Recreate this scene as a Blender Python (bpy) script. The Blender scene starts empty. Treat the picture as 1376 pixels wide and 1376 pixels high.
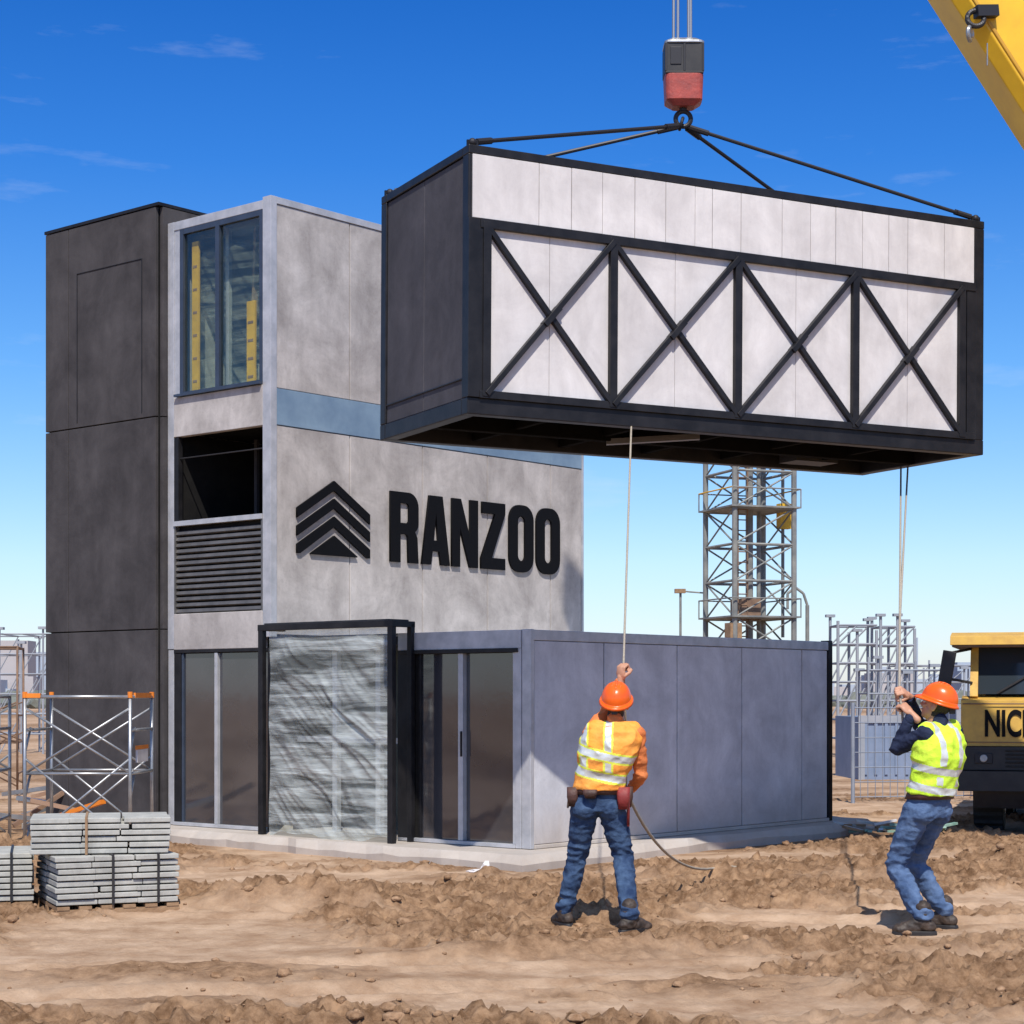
import bpy, bmesh, math, random
import numpy as np
from mathutils import Vector, Matrix, noise
random.seed(7); np.random.seed(7)
D=bpy.data
scene=bpy.context.scene
COL=scene.collection

# ------------------------------------------------------------ materials
def nmat(name):
    m=D.materials.new(name); m.use_nodes=True
    nt=m.node_tree; b=nt.nodes['Principled BSDF']
    return m,nt,b
def mat(name,c,rough=.6,metal=0.,c2=None,scale=4.,stretch=(1,1,1),bump=0.,bscale=30.,spec=.5,lo=.35,hi=.65,detail=6.):
    m,nt,b=nmat(name)
    b.inputs['Roughness'].default_value=rough; b.inputs['Metallic'].default_value=metal
    b.inputs['Specular IOR Level'].default_value=spec
    b.inputs['Base Color'].default_value=(*c,1)
    tc=nt.nodes.new('ShaderNodeTexCoord'); mp=nt.nodes.new('ShaderNodeMapping')
    mp.inputs['Scale'].default_value=stretch
    nt.links.new(tc.outputs['Object'],mp.inputs['Vector'])
    if c2 is not None:
        n=nt.nodes.new('ShaderNodeTexNoise'); n.inputs['Scale'].default_value=scale; n.inputs['Detail'].default_value=detail; n.inputs['Roughness'].default_value=.62
        nt.links.new(mp.outputs[0],n.inputs['Vector'])
        r=nt.nodes.new('ShaderNodeValToRGB')
        r.color_ramp.elements[0].position=lo; r.color_ramp.elements[0].color=(*c,1)
        r.color_ramp.elements[1].position=hi; r.color_ramp.elements[1].color=(*c2,1)
        nt.links.new(n.outputs['Fac'],r.inputs[0]); nt.links.new(r.outputs[0],b.inputs['Base Color'])
    if bump>0:
        n2=nt.nodes.new('ShaderNodeTexNoise'); n2.inputs['Scale'].default_value=bscale; n2.inputs['Detail'].default_value=5
        nt.links.new(mp.outputs[0],n2.inputs['Vector'])
        bp=nt.nodes.new('ShaderNodeBump'); bp.inputs['Strength'].default_value=bump; bp.inputs['Distance'].default_value=.02
        nt.links.new(n2.outputs['Fac'],bp.inputs['Height']); nt.links.new(bp.outputs[0],b.inputs['Normal'])
    return m
def concrete(name,c1,c2,streak=.5,scale=1.6,speck=.35,dirt=0.,sfreq=2.2):
    m,nt,b=nmat(name); b.inputs['Roughness'].default_value=.82
    N=nt.nodes.new; L=nt.links.new
    tc=N('ShaderNodeTexCoord')
    n1=N('ShaderNodeTexNoise'); n1.inputs['Scale'].default_value=scale; n1.inputs['Detail'].default_value=10; n1.inputs['Roughness'].default_value=.7; n1.inputs['Distortion'].default_value=.4
    L(tc.outputs['Object'],n1.inputs['Vector'])
    r=N('ShaderNodeValToRGB'); r.color_ramp.elements[0].position=.34; r.color_ramp.elements[1].position=.66
    r.color_ramp.elements[0].color=(*c1,1); r.color_ramp.elements[1].color=(*c2,1)
    L(n1.outputs['Fac'],r.inputs[0])
    mp=N('ShaderNodeMapping'); mp.inputs['Scale'].default_value=(sfreq,sfreq,.5); L(tc.outputs['Object'],mp.inputs[0])
    n2=N('ShaderNodeTexNoise'); n2.inputs['Scale'].default_value=1.6; n2.inputs['Detail'].default_value=7; n2.inputs['Roughness'].default_value=.65; L(mp.outputs[0],n2.inputs['Vector'])
    r2=N('ShaderNodeValToRGB'); r2.color_ramp.elements[0].position=.35; r2.color_ramp.elements[1].position=.62
    r2.color_ramp.elements[0].color=(.66,.65,.65,1); r2.color_ramp.elements[1].color=(1,1,1,1)
    L(n2.outputs['Fac'],r2.inputs[0])
    mx=N('ShaderNodeMixRGB'); mx.blend_type='MULTIPLY'; mx.inputs[0].default_value=streak
    L(r.outputs[0],mx.inputs[1]); L(r2.outputs[0],mx.inputs[2]); 
    n3=N('ShaderNodeTexNoise'); n3.inputs['Scale'].default_value=40; n3.inputs['Detail'].default_value=6; L(tc.outputs['Object'],n3.inputs['Vector'])
    r3=N('ShaderNodeValToRGB'); r3.color_ramp.elements[0].position=.28; r3.color_ramp.elements[1].position=.45
    r3.color_ramp.elements[0].color=(.7,.7,.7,1); r3.color_ramp.elements[1].color=(1,1,1,1); L(n3.outputs['Fac'],r3.inputs[0])
    mx2=N('ShaderNodeMixRGB'); mx2.blend_type='MULTIPLY'; mx2.inputs[0].default_value=speck
    L(mx.outputs[0],mx2.inputs[1]); L(r3.outputs[0],mx2.inputs[2]); last=mx2.outputs[0]
    if dirt>0:
        sp=N('ShaderNodeSeparateXYZ');L(tc.outputs['Object'],sp.inputs[0])
        ad=N('ShaderNodeMath');ad.operation='MULTIPLY_ADD';ad.inputs[1].default_value=-.55;L(n2.outputs['Fac'],ad.inputs[0]);L(sp.outputs['Z'],ad.inputs[2])
        mr=N('ShaderNodeMapRange');mr.inputs['From Min'].default_value=-.2;mr.inputs['From Max'].default_value=.35;mr.inputs['To Min'].default_value=dirt;mr.inputs['To Max'].default_value=0
        L(ad.outputs[0],mr.inputs['Value']);md=N('ShaderNodeMixRGB');md.inputs[2].default_value=(.36,.26,.17,1);L(mr.outputs[0],md.inputs[0]);L(last,md.inputs[1]);last=md.outputs[0]
    L(last,b.inputs['Base Color'])
    bp=N('ShaderNodeBump'); bp.inputs['Strength'].default_value=.3; bp.inputs['Distance'].default_value=.012
    L(n1.outputs['Fac'],bp.inputs['Height']); L(bp.outputs[0],b.inputs['Normal'])
    return m
def plastic_film(name,lo,hi,col=(.66,.71,.69),rot=-38):
    m,nt,b=nmat(name); N=nt.nodes.new; L=nt.links.new
    b.inputs['Base Color'].default_value=(*col,1); b.inputs['Roughness'].default_value=.14; b.inputs['Specular IOR Level'].default_value=1.
    tr=N('ShaderNodeBsdfTransparent'); tr.inputs[0].default_value=(.93,.97,.96,1)
    ms=N('ShaderNodeMixShader'); out=nt.nodes['Material Output']
    tc=N('ShaderNodeTexCoord'); mp=N('ShaderNodeMapping'); mp.inputs['Rotation'].default_value=(math.radians(rot),0,0); mp.inputs['Scale'].default_value=(1,.5,5)
    L(tc.outputs['Object'],mp.inputs[0])
    n=N('ShaderNodeTexNoise'); n.inputs['Scale'].default_value=1.8; n.inputs['Detail'].default_value=7; n.inputs['Roughness'].default_value=.6; n.inputs['Distortion'].default_value=.35
    L(mp.outputs[0],n.inputs['Vector'])
    r=N('ShaderNodeMapRange'); r.inputs['From Min'].default_value=.40; r.inputs['From Max'].default_value=.68
    r.inputs['To Min'].default_value=lo; r.inputs['To Max'].default_value=hi
    L(n.outputs['Fac'],r.inputs['Value']); L(r.outputs[0],ms.inputs[0]); L(tr.outputs[0],ms.inputs[1]); L(b.outputs[0],ms.inputs[2]); L(ms.outputs[0],out.inputs[0])
    bp=N('ShaderNodeBump'); bp.inputs['Strength'].default_value=.8; bp.inputs['Distance'].default_value=.04
    L(n.outputs['Fac'],bp.inputs['Height']); L(bp.outputs[0],b.inputs['Normal'])
    return m

M={}
M['conc']=concrete('concrete_warm',(.35,.325,.31),(.60,.565,.54),.6)
M['conc_b']=concrete('concrete_cool',(.50,.51,.54),(.74,.75,.78),.38,1.5,.3,.55)
M['panel']=concrete('panel_white',(.57,.545,.54),(.76,.735,.725),.42,1.6,.1)
M['slab']=concrete('slab_concrete',(.48,.475,.465),(.66,.655,.64),.2,1.6,.3,.5)
M['trim']=mat('trim_galvanised',(.42,.43,.45),.45,.3,(.58,.58,.60),5,bump=.05)
M['dark']=concrete('panel_charcoal',(.036,.032,.034),(.082,.075,.077),.7,1.3,.25)
M['dframe']=mat('frame_black_steel',(.010,.010,.012),.45,.2,(.023,.022,.024),5,bump=.06,spec=.35)
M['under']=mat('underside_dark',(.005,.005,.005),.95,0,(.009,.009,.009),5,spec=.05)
M['dend']=concrete('end_panel_grey',(.042,.041,.050),(.084,.08,.092),.6)
M['blue']=mat('band_blue',(.14,.22,.32),.5,0,(.22,.32,.42),2,bump=.05)
M['wframe']=mat('window_frame_blue',(.045,.06,.09),.4,.3,(.06,.08,.12),5)
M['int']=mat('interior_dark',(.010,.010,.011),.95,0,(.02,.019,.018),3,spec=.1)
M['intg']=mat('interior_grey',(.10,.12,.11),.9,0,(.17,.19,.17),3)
M['logo']=mat('logo_black',(.005,.005,.006),.6,spec=.12)
M['louvre']=mat('louvre_metal',(.13,.125,.12),.4,.5,(.2,.19,.18),5)
M['yel']=mat('yellow_board',(.80,.48,.03),.6,0,(.62,.36,.02),5)
M['crane']=mat('crane_yellow_paint',(.88,.54,.02),.38,0,(.76,.44,.02),2.5,bump=.03)
M['steel']=mat('steel_grey',(.32,.33,.34),.4,.7,(.45,.46,.47),8)
M['red']=mat('hook_block_red',(.46,.08,.06),.5,0,(.30,.06,.05),10,bump=.2)
M['rope']=mat('rope_fibre',(.46,.41,.33),.9,0,(.33,.28,.22),80,bump=.5,bscale=120)
M['cable']=mat('cable_dark',(.03,.03,.035),.5,.4)
M['wire']=mat('wire_cable_light',(.30,.31,.33),.4,.6)
M['orange']=mat('orange_caps',(.85,.25,.02),.5,0,(.7,.2,.02),8)
M['pale']=concrete('paving_slab',(.34,.345,.32),(.50,.50,.46),.3,6)
M['wood']=mat('pallet_wood',(.25,.15,.08),.8,0,(.36,.23,.13),8,bump=.3)
M['rust']=mat('rusty_steel',(.26,.16,.10),.8,0,(.16,.10,.07),6)
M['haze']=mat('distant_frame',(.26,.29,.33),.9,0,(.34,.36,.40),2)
M['towerc']=mat('tower_steel',(.17,.18,.18),.7,.2,(.30,.30,.27),3)
M['fence']=mat('fence_bluegrey',(.20,.24,.32),.7,0,(.3,.34,.42),2)
M['rub']=mat('tyre_rubber',(.015,.015,.015),.8,0,(.03,.028,.026),20,bump=.3)
M['blk']=mat('black_plastic',(.015,.015,.017),.5,0,(.03,.028,.028),8)
M['film']=plastic_film('plastic_film',.14,.78)
M['film2']=plastic_film('plastic_film_thin',.03,.36,(.60,.61,.52),-50)
def glass(name,c,rough,c2=None,ior=1.5):
    m,nt,b=nmat(name); b.inputs['Base Color'].default_value=(*c,1); b.inputs['Roughness'].default_value=rough; b.inputs['IOR'].default_value=ior
    N=nt.nodes.new;L=nt.links.new
    tc=N('ShaderNodeTexCoord'); n=N('ShaderNodeTexNoise'); n.inputs['Scale'].default_value=1.2; n.inputs['Detail'].default_value=5; L(tc.outputs['Object'],n.inputs['Vector'])
    if c2:
        r=N('ShaderNodeValToRGB');r.color_ramp.elements[0].position=.35;r.color_ramp.elements[1].position=.65;r.color_ramp.elements[0].color=(*c,1);r.color_ramp.elements[1].color=(*c2,1);L(n.outputs['Fac'],r.inputs[0]);L(r.outputs[0],b.inputs['Base Color'])
    bp=N('ShaderNodeBump'); bp.inputs['Strength'].default_value=.05; bp.inputs['Distance'].default_value=.03; L(n.outputs['Fac'],bp.inputs['Height']); L(bp.outputs[0],b.inputs['Normal'])
    return m
M['glass']=glass('door_glass',(.035,.036,.042),.06,(.055,.055,.062),1.95)
M['wglass']=glass('truck_glass',(.03,.04,.05),.06)
def clearglass():
    m,nt,b=nmat('window_glass_clear'); N=nt.nodes.new;L=nt.links.new
    g=N('ShaderNodeBsdfGlossy'); g.inputs['Roughness'].default_value=.03
    t=N('ShaderNodeBsdfTransparent'); t.inputs[0].default_value=(.9,.93,.88,1)
    ms=N('ShaderNodeMixShader'); ms.inputs[0].default_value=.07
    L(t.outputs[0],ms.inputs[1]);L(g.outputs[0],ms.inputs[2]);L(ms.outputs[0],nt.nodes['Material Output'].inputs[0]); return m
M['cglass']=clearglass()

# ------------------------------------------------------------ mesh builder
class MB:
    def __init__(s): s.v=[];s.f=[];s.m=[];s.mats=[]
    def mi(s,k):
        mm=M[k] if isinstance(k,str) else k
        if mm not in s.mats: s.mats.append(mm)
        return s.mats.index(mm)
    def add(s,vs,fs,k):
        o=len(s.v); s.v+= [tuple(v) for v in vs]; i=s.mi(k)
        for f in fs: s.f.append([a+o for a in f]); s.m.append(i)
    def box(s,x0,x1,y0,y1,z0,z1,k):
        if x0>x1:x0,x1=x1,x0
        if y0>y1:y0,y1=y1,y0
        vs=[(x0,y0,z0),(x1,y0,z0),(x1,y1,z0),(x0,y1,z0),(x0,y0,z1),(x1,y0,z1),(x1,y1,z1),(x0,y1,z1)]
        s.add(vs,[(0,3,2,1),(4,5,6,7),(0,1,5,4),(1,2,6,5),(2,3,7,6),(3,0,4,7)],k)
    def beam(s,p0,p1,w,h,k,up=(0,0,1)):
        p0=Vector(p0);p1=Vector(p1);d=(p1-p0).normalized();u=Vector(up)
        if abs(d.dot(u))>.98:u=Vector((0,1,0))
        r=d.cross(u).normalized();u=r.cross(d).normalized();vs=[]
        for p in(p0,p1):
            for a,b in((-1,-1),(1,-1),(1,1),(-1,1)): vs.append(p+r*a*w/2+u*b*h/2)
        s.add(vs,[(0,1,2,3),(7,6,5,4),(0,4,5,1),(1,5,6,2),(2,6,7,3),(3,7,4,0)],k)
    def cyl(s,p0,p1,r,k,n=10,r1=None):
        p0=Vector(p0);p1=Vector(p1);d=(p1-p0).normalized();u=Vector((0,0,1))
        if abs(d.z)>.98:u=Vector((0,1,0))
        a=d.cross(u).normalized();b=a.cross(d);r1=r if r1 is None else r1;vs=[]
        for p,rr in((p0,r),(p1,r1)):
            for i in range(n):
                t=2*math.pi*i/n; vs.append(p+a*math.cos(t)*rr+b*math.sin(t)*rr)
        fs=[(i,i+n,(i+1)%n+n,(i+1)%n) for i in range(n)]+[tuple(range(n)),tuple(reversed(range(n,2*n)))]
        s.add(vs,fs,k)
    def tube(s,pts,r,k,n=8):
        for a,b in zip(pts[:-1],pts[1:]): s.cyl(a,b,r,k,n)
    def ell(s,c,ax,k,nu=20,nv=12):
        c=Vector(c);ax=[Vector(a) for a in ax];vs=[c+ax[2]]
        for j in range(1,nv):
            ph=math.pi*j/nv
            for i in range(nu):
                t=2*math.pi*i/nu; vs.append(c+ax[0]*math.sin(ph)*math.cos(t)+ax[1]*math.sin(ph)*math.sin(t)+ax[2]*math.cos(ph))
        vs.append(c-ax[2]);fs=[]
        for i in range(nu): fs.append((0,1+i,1+(i+1)%nu))
        for j in range(nv-2):
            for i in range(nu):
                a=1+j*nu+i;b=1+j*nu+(i+1)%nu; fs.append((a,a+nu,b+nu,b))
        o=1+(nv-2)*nu
        for i in range(nu): fs.append((o+i,len(vs)-1,o+(i+1)%nu))
        s.add(vs,fs,k)
    def sph(s,c,r,k,nu=16,nv=10): s.ell(c,[(r,0,0),(0,r,0),(0,0,r)],k,nu,nv)
    def limb(s,pts,k):
        for (p,r) in pts: s.sph(p,r,k)
        for (a,ra),(b,rb) in zip(pts[:-1],pts[1:]): s.cyl(a,b,ra,k,16,rb)
    def loft(s,rings,k,n=28,p=2.4):
        vs=[];fs=[]
        for c,sx,sy in rings:
            c=Vector(c);sx=Vector(sx);sy=Vector(sy)
            for i in range(n):
                t=2*math.pi*i/n;cc=math.cos(t);ss=math.sin(t)
                vs.append(c+sx*math.copysign(abs(cc)**(2/p),cc)+sy*math.copysign(abs(ss)**(2/p),ss))
        for j in range(len(rings)-1):
            for i in range(n):
                a=j*n+i;b=j*n+(i+1)%n; fs.append((a,b,b+n,a+n))
        fs.append(tuple(reversed(range(n))));fs.append(tuple(range((len(rings)-1)*n,len(rings)*n)))
        s.add(vs,fs,k)
    def mesh(s,name):
        me=D.meshes.new(name); me.from_pydata(s.v,[],s.f)
        for mm in s.mats: me.materials.append(mm)
        me.polygons.foreach_set('material_index',s.m); me.update()
        bm=bmesh.new();bm.from_mesh(me);bmesh.ops.recalc_face_normals(bm,faces=bm.faces);bm.to_mesh(me);bm.free()
        return me
    def obj(s,name,parent=None,bevel=0,smooth=False):
        o=D.objects.new(name,s.mesh(name));COL.objects.link(o)
        if parent:o.parent=parent
        if bevel:
            b=o.modifiers.new('b','BEVEL');b.width=bevel;b.segments=2;b.limit_method='ANGLE'
        if smooth: o.data.polygons.foreach_set('use_smooth',[True]*len(o.data.polygons))
        return o
def empty(name,loc=(0,0,0),rz=0):
    o=D.objects.new(name,None);COL.objects.link(o);o.location=loc;o.rotation_euler=(0,0,rz);o.empty_display_size=.2;return o

# ------------------------------------------------------------ camera / sun / sky
cam=D.cameras.new('camera');co=D.objects.new('camera',cam);COL.objects.link(co)
co.location=(0,0,1.6);co.rotation_euler=(math.radians(90),0,0)
cam.sensor_width=36;cam.lens=66.45;cam.shift_y=.1795;cam.clip_end=6000;cam.clip_start=.1
scene.camera=co
EL=math.radians(53);AZ=math.atan2(.05,-1)
sdir=Vector((math.sin(AZ)*math.cos(EL),math.cos(AZ)*math.cos(EL),math.sin(EL)))
sl=D.lights.new('sun','SUN');sl.energy=4.8;sl.angle=math.radians(.6);sl.color=(1,.935,.85)
so=D.objects.new('sun',sl);COL.objects.link(so);so.rotation_euler=sdir.to_track_quat('Z','Y').to_euler();so.location=(0,-20,30)
w=D.worlds.new('World');scene.world=w;w.use_nodes=True;nt=w.node_tree;N=nt.nodes.new;L=nt.links.new
bg=nt.nodes['Background'];bg.inputs[1].default_value=.145
sky=N('ShaderNodeTexSky');sky.sky_type='NISHITA';sky.sun_disc=False;sky.sun_elevation=EL;sky.sun_rotation=AZ
sky.air_density=1.0;sky.dust_density=.4;sky.ozone_density=2.5
tc=N('ShaderNodeTexCoord');sx=N('ShaderNodeSeparateXYZ');L(tc.outputs['Generated'],sx.inputs[0])
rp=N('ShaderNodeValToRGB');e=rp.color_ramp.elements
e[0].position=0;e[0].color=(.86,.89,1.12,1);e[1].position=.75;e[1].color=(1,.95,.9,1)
for p_,c_ in((.07,(.76,.88,1.08,1)),(.17,(.38,.70,1.05,1)),(.27,(.15,.52,1.04,1)),(.36,(.07,.41,.96,1)),(.5,(.5,.68,.95,1))):  # highest stops turn the unseen upper sky neutral to cut blue ambient light
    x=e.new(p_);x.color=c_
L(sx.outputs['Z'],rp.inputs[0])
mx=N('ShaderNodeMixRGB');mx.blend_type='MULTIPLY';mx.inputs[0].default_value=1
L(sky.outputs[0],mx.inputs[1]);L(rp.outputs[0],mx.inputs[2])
mp=N('ShaderNodeMapping');mp.inputs['Scale'].default_value=(3,3,14);mp.inputs['Location'].default_value=(1.3,.4,.2);L(tc.outputs['Generated'],mp.inputs[0])
cn=N('ShaderNodeTexNoise');cn.inputs['Scale'].default_value=2.3;cn.inputs['Detail'].default_value=8;cn.inputs['Roughness'].default_value=.6;L(mp.outputs[0],cn.inputs['Vector'])
cr=N('ShaderNodeMapRange');cr.inputs['From Min'].default_value=.60;cr.inputs['From Max'].default_value=.85;cr.inputs['To Max'].default_value=.30;L(cn.outputs['Fac'],cr.inputs['Value'])
mc=N('ShaderNodeMixRGB');mc.inputs[2].default_value=(5.5,6,6.5,1);L(cr.outputs[0],mc.inputs[0]);L(mx.outputs[0],mc.inputs[1])
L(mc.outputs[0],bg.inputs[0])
scene.view_settings.view_transform='Standard';scene.view_settings.look='None';scene.view_settings.exposure=0

# ------------------------------------------------------------ ground
def vnoise(x,y,seed=0):
    xi=np.floor(x).astype(np.int64);yi=np.floor(y).astype(np.int64);xf=x-xi;yf=y-yi
    def h(a,b):
        n=(a*374761393+b*668265263+seed*982451653)&0xffffffff
        n=((n^(n>>13))*1274126177)&0xffffffff
        return ((n^(n>>16))&0xffff)/65535.
    u=xf*xf*(3-2*xf);v=yf*yf*(3-2*yf)
    return (h(xi,yi)*(1-u)+h(xi+1,yi)*u)*(1-v)+(h(xi,yi+1)*(1-u)+h(xi+1,yi+1)*u)*v
def fbm(x,y,o=4,seed=0):
    t=0;a=.5;s=0;ca,sa=math.cos(.65),math.sin(.65)
    for i in range(o):
        t=t+a*vnoise(x,y,seed+i*17);s+=a;x,y=(x*ca-y*sa)*2.03+5.1,(x*sa+y*ca)*2.03+1.7;a*=.52
    return t/s
def sst(a,b,x):
    t=np.clip((x-a)/(b-a),0,1);return t*t*(3-2*t)
U=Vector((.6507,.7593));V=Vector((-.7593,.6507));CX,CY=.17,18.1
FEET=[(.36,13.12),(.80,12.72),(2.68,12.63),(2.88,12.97)]
MOUNDS=[(-1.75,14.2,.17,.75,.35),(-1.15,13.9,.11,.45,.25),(-.25,16.2,.10,.7,.3),(-4.7,17.5,.25,.7,.5),(2.0,14.6,.09,.8,.35),(5.4,17.2,.18,1.2,.5),
 (.2,11.6,.09,1.1,.35),(-1.8,10.6,.07,1.2,.35),(2.4,10.4,.06,.8,.3),(1.9,16.4,.12,.8,.3),(3.2,16.2,.10,.6,.3),(1.1,10.2,.06,.7,.25),(-.6,12.4,.06,.8,.3),(-1.7,9.6,.05,.5,.2),(.6,15.2,.08,.8,.3)]
def ground(x,y):
    ms=fbm(x*.45+3,y*.9+1,4,5)
    rough=sst(.42,.58,ms)
    z=.05*(fbm(x*.35,y*.35,3,1)-.5)
    wx_=x+.35*(fbm(x*1.3,y*1.3,3,71)-.5);wy_=y+.35*(fbm(x*1.3+9,y*1.3,3,72)-.5)
    rid=1-np.abs(2*fbm(wx_*1.5,wy_*2.3,4,9)-1)
    z=z+(.2+rough)*(.10*(rid-.75))+ (.15+rough)*.075*(fbm(wx_*5,wy_*6,4,22)-.45)
    cl=fbm(x*12,y*12,3,31);z=z+(.12+rough)*.055*sst(.48,.75,cl)
    cl2=fbm(x*24,y*24,2,35);z=z+(.1+rough)*.02*sst(.5,.8,cl2)
    z=z+.010*(fbm(x*8,y*8,3,3)-.5)
    for off,sl_ in((0,.09),(.85,.09),(3.3,-.05),(4.1,-.05)):
        c=10.3+off+.22*np.sin(x*.5+off)+sl_*x; d=(y-c)/.13
        tr=np.exp(-d*d);z=z*(1-.6*tr)-.030*tr*(1+.35*np.sin((x*.9+y)*36))+.022*np.exp(-((np.abs(y-c)-.22)/.07)**2)*(.5+fbm(x*4,y*4,3,90));rough=rough*(1-.45*tr)
    for mx_,my_,h,wx,wy in MOUNDS:
        g=np.exp(-((x-mx_)/wx)**2-((y-my_)/wy)**2); z=z+h*g*(.3+1.3*fbm(x*5,y*5,5,44)); rough=np.maximum(rough,g*.95)
    for fx,fy in FEET:
        g=np.exp(-(((x-fx)**2+(y-fy)**2)/.05)); z=z*(1-g)
    a=(x-CX)*U.x+(y-CY)*U.y;b=(x-CX)*V.x+(y-CY)*V.y
    ins=sst(-1.3,-.45,a)*sst(-1.3,-.45,b)*(1-sst(6.3,7.2,a))*(1-sst(8,9,b))
    z=z*(1-ins)-.02*ins
    dist=sst(22,34,y)
    z=z*(1-.85*dist)
    return z,rough
def geo(a,s,lim,g=1.22):
    o=[]
    while a<lim: o.append(a);a+=s;s*=g
    o.append(lim);return o
xs=[-v for v in reversed(geo(5.0,.1,3000))]+list(np.arange(-4.95,7.0,.025))+geo(7.0,.08,3000)
ys=[-v for v in reversed(geo(0.5,.8,400,1.5))]+list(np.arange(0,8.6,.2))+list(np.arange(8.6,18,.023))+list(np.arange(18,30,.07))+geo(30,.15,5000)
xs=np.array(xs);ys=np.array(ys);X,Y=np.meshgrid(xs,ys);Z,R=ground(X,Y)
nx,ny=len(xs),len(ys)
me=D.meshes.new('ground');vv=np.stack([X.ravel(),Y.ravel(),Z.ravel()],1)
idx=np.arange(nx*ny).reshape(ny,nx);q=np.stack([idx[:-1,:-1],idx[:-1,1:],idx[1:,1:],idx[1:,:-1]],-1).reshape(-1,4)
me.vertices.add(len(vv));me.vertices.foreach_set('co',vv.ravel());me.loops.add(q.size);me.loops.foreach_set('vertex_index',q.ravel().astype(np.int32))
me.polygons.add(len(q));me.polygons.foreach_set('loop_start',np.arange(0,q.size,4,dtype=np.int32));me.update(calc_edges=True)
me.polygons.foreach_set('use_smooth',np.ones(len(q),bool))
at=me.attributes.new('churn','FLOAT','POINT');at.data.foreach_set('value',R.ravel().astype(np.float32))
g=D.objects.new('ground',me);COL.objects.link(g)
m,nt,b=nmat('sandy_soil');N=nt.nodes.new;L=nt.links.new;b.inputs['Roughness'].default_value=.95;b.inputs['Specular IOR Level'].default_value=.15
tc=N('ShaderNodeTexCoord');att=N('ShaderNodeAttribute');att.attribute_name='churn'
n1=N('ShaderNodeTexNoise');n1.inputs['Scale'].default_value=2.2;n1.inputs['Detail'].default_value=10;n1.inputs['Roughness'].default_value=.7;L(tc.outputs['Object'],n1.inputs['Vector'])
r1=N('ShaderNodeValToRGB');el=r1.color_ramp.elements;el[0].position=.35;el[0].color=(.36,.225,.135,1);el[1].position=.63;el[1].color=(.60,.43,.295,1);L(n1.outputs['Fac'],r1.inputs[0])
r2=N('ShaderNodeValToRGB');el=r2.color_ramp.elements;el[0].position=.38;el[0].color=(.15,.082,.042,1);el[1].position=.64;el[1].color=(.42,.265,.155,1)
n2=N('ShaderNodeTexNoise');n2.inputs['Scale'].default_value=7;n2.inputs['Detail'].default_value=9;n2.inputs['Roughness'].default_value=.72;L(tc.outputs['Object'],n2.inputs['Vector']);L(n2.outputs['Fac'],r2.inputs[0])
mm=N('ShaderNodeMixRGB');L(att.outputs['Fac'],mm.inputs[0]);L(r1.outputs[0],mm.inputs[1]);L(r2.outputs[0],mm.inputs[2]);L(mm.outputs[0],b.inputs['Base Color'])
n3=N('ShaderNodeTexNoise');n3.inputs['Scale'].default_value=34;n3.inputs['Detail'].default_value=8;n3.inputs['Roughness'].default_value=.75;L(tc.outputs['Object'],n3.inputs['Vector'])
bp=N('ShaderNodeBump');bp.inputs['Strength'].default_value=.9;bp.inputs['Distance'].default_value=.02;L(n3.outputs['Fac'],bp.inputs['Height']);L(bp.outputs[0],b.inputs['Normal'])
me.materials.append(m);M['soil']=m
M['clod']=mat('soil_clods',(.20,.115,.062),.95,0,(.42,.27,.165),14,bump=.6,bscale=60,spec=.15)
bm=bmesh.new();bmesh.ops.create_icosphere(bm,subdivisions=2,radius=1);iv=np.array([v.co[:] for v in bm.verts]);fi=[[v.index for v in f.verts] for f in bm.faces];bm.free()
mb=MB();cnt=0
while cnt<2200:
    px=np.random.uniform(-5.5,7);py=9+np.random.rand()**1.4*12
    z,r=ground(np.array([px]),np.array([py]))
    a=(px-CX)*U.x+(py-CY)*U.y;bb=(px-CX)*V.x+(py-CY)*V.y
    if a>-.5 and bb>-.5: continue
    if np.random.rand()>.02+r[0]: continue
    s=.007+.020*np.random.rand()**5*(1+r[0]); cnt+=1
    sc=np.random.uniform(.7,1.3,3)*s*np.array([1.1,1.1,.75]); jit=1+np.random.uniform(-.25,.25,(len(iv),1))
    v=iv*jit*sc+np.array([px,py,z[0]+s*.1]); mb.add(v,fi,'clod')
mb.obj('dirt_clods',smooth=True)

# ------------------------------------------------------------ building
RZ=math.atan2(U.y,U.x)
B=empty('modular_concrete_building',(CX,CY,0),RZ)
s=MB()
edge=[(-.62,-.42),(2.5,-.36),(5.0,-.40),(6.2,-.2),(6.45,.6),(6.3,6),(5.8,7.8),(-.3,7.8),(-.42,5.4),(-.5,3.6),(-.62,1.6)]
pts=[]
for i in range(len(edge)):
    p=Vector(edge[i]);q_=Vector(edge[(i+1)%len(edge)])
    for k in range(8):
        r_=p.lerp(q_,k/8);pts.append((r_.x+random.uniform(-.035,.035),r_.y+random.uniform(-.035,.035)))
n=len(pts)
vs=[(x,y,-.1) for x,y in pts]+[(x,y,.05+random.uniform(-.015,.015)) for x,y in pts]+[(x+(.08 if x<3 else -.08),y+(.08 if y<3 else -.08),.125) for x,y in pts]
fs=[(i,(i+1)%n,(i+1)%n+n,i+n) for i in range(n)]+[(i+n,(i+1)%n+n,(i+1)%n+2*n,i+2*n) for i in range(n)]+[tuple(range(2*n,3*n))]
s.add(vs,fs,'slab');s.obj('foundation_slab',B)

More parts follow.
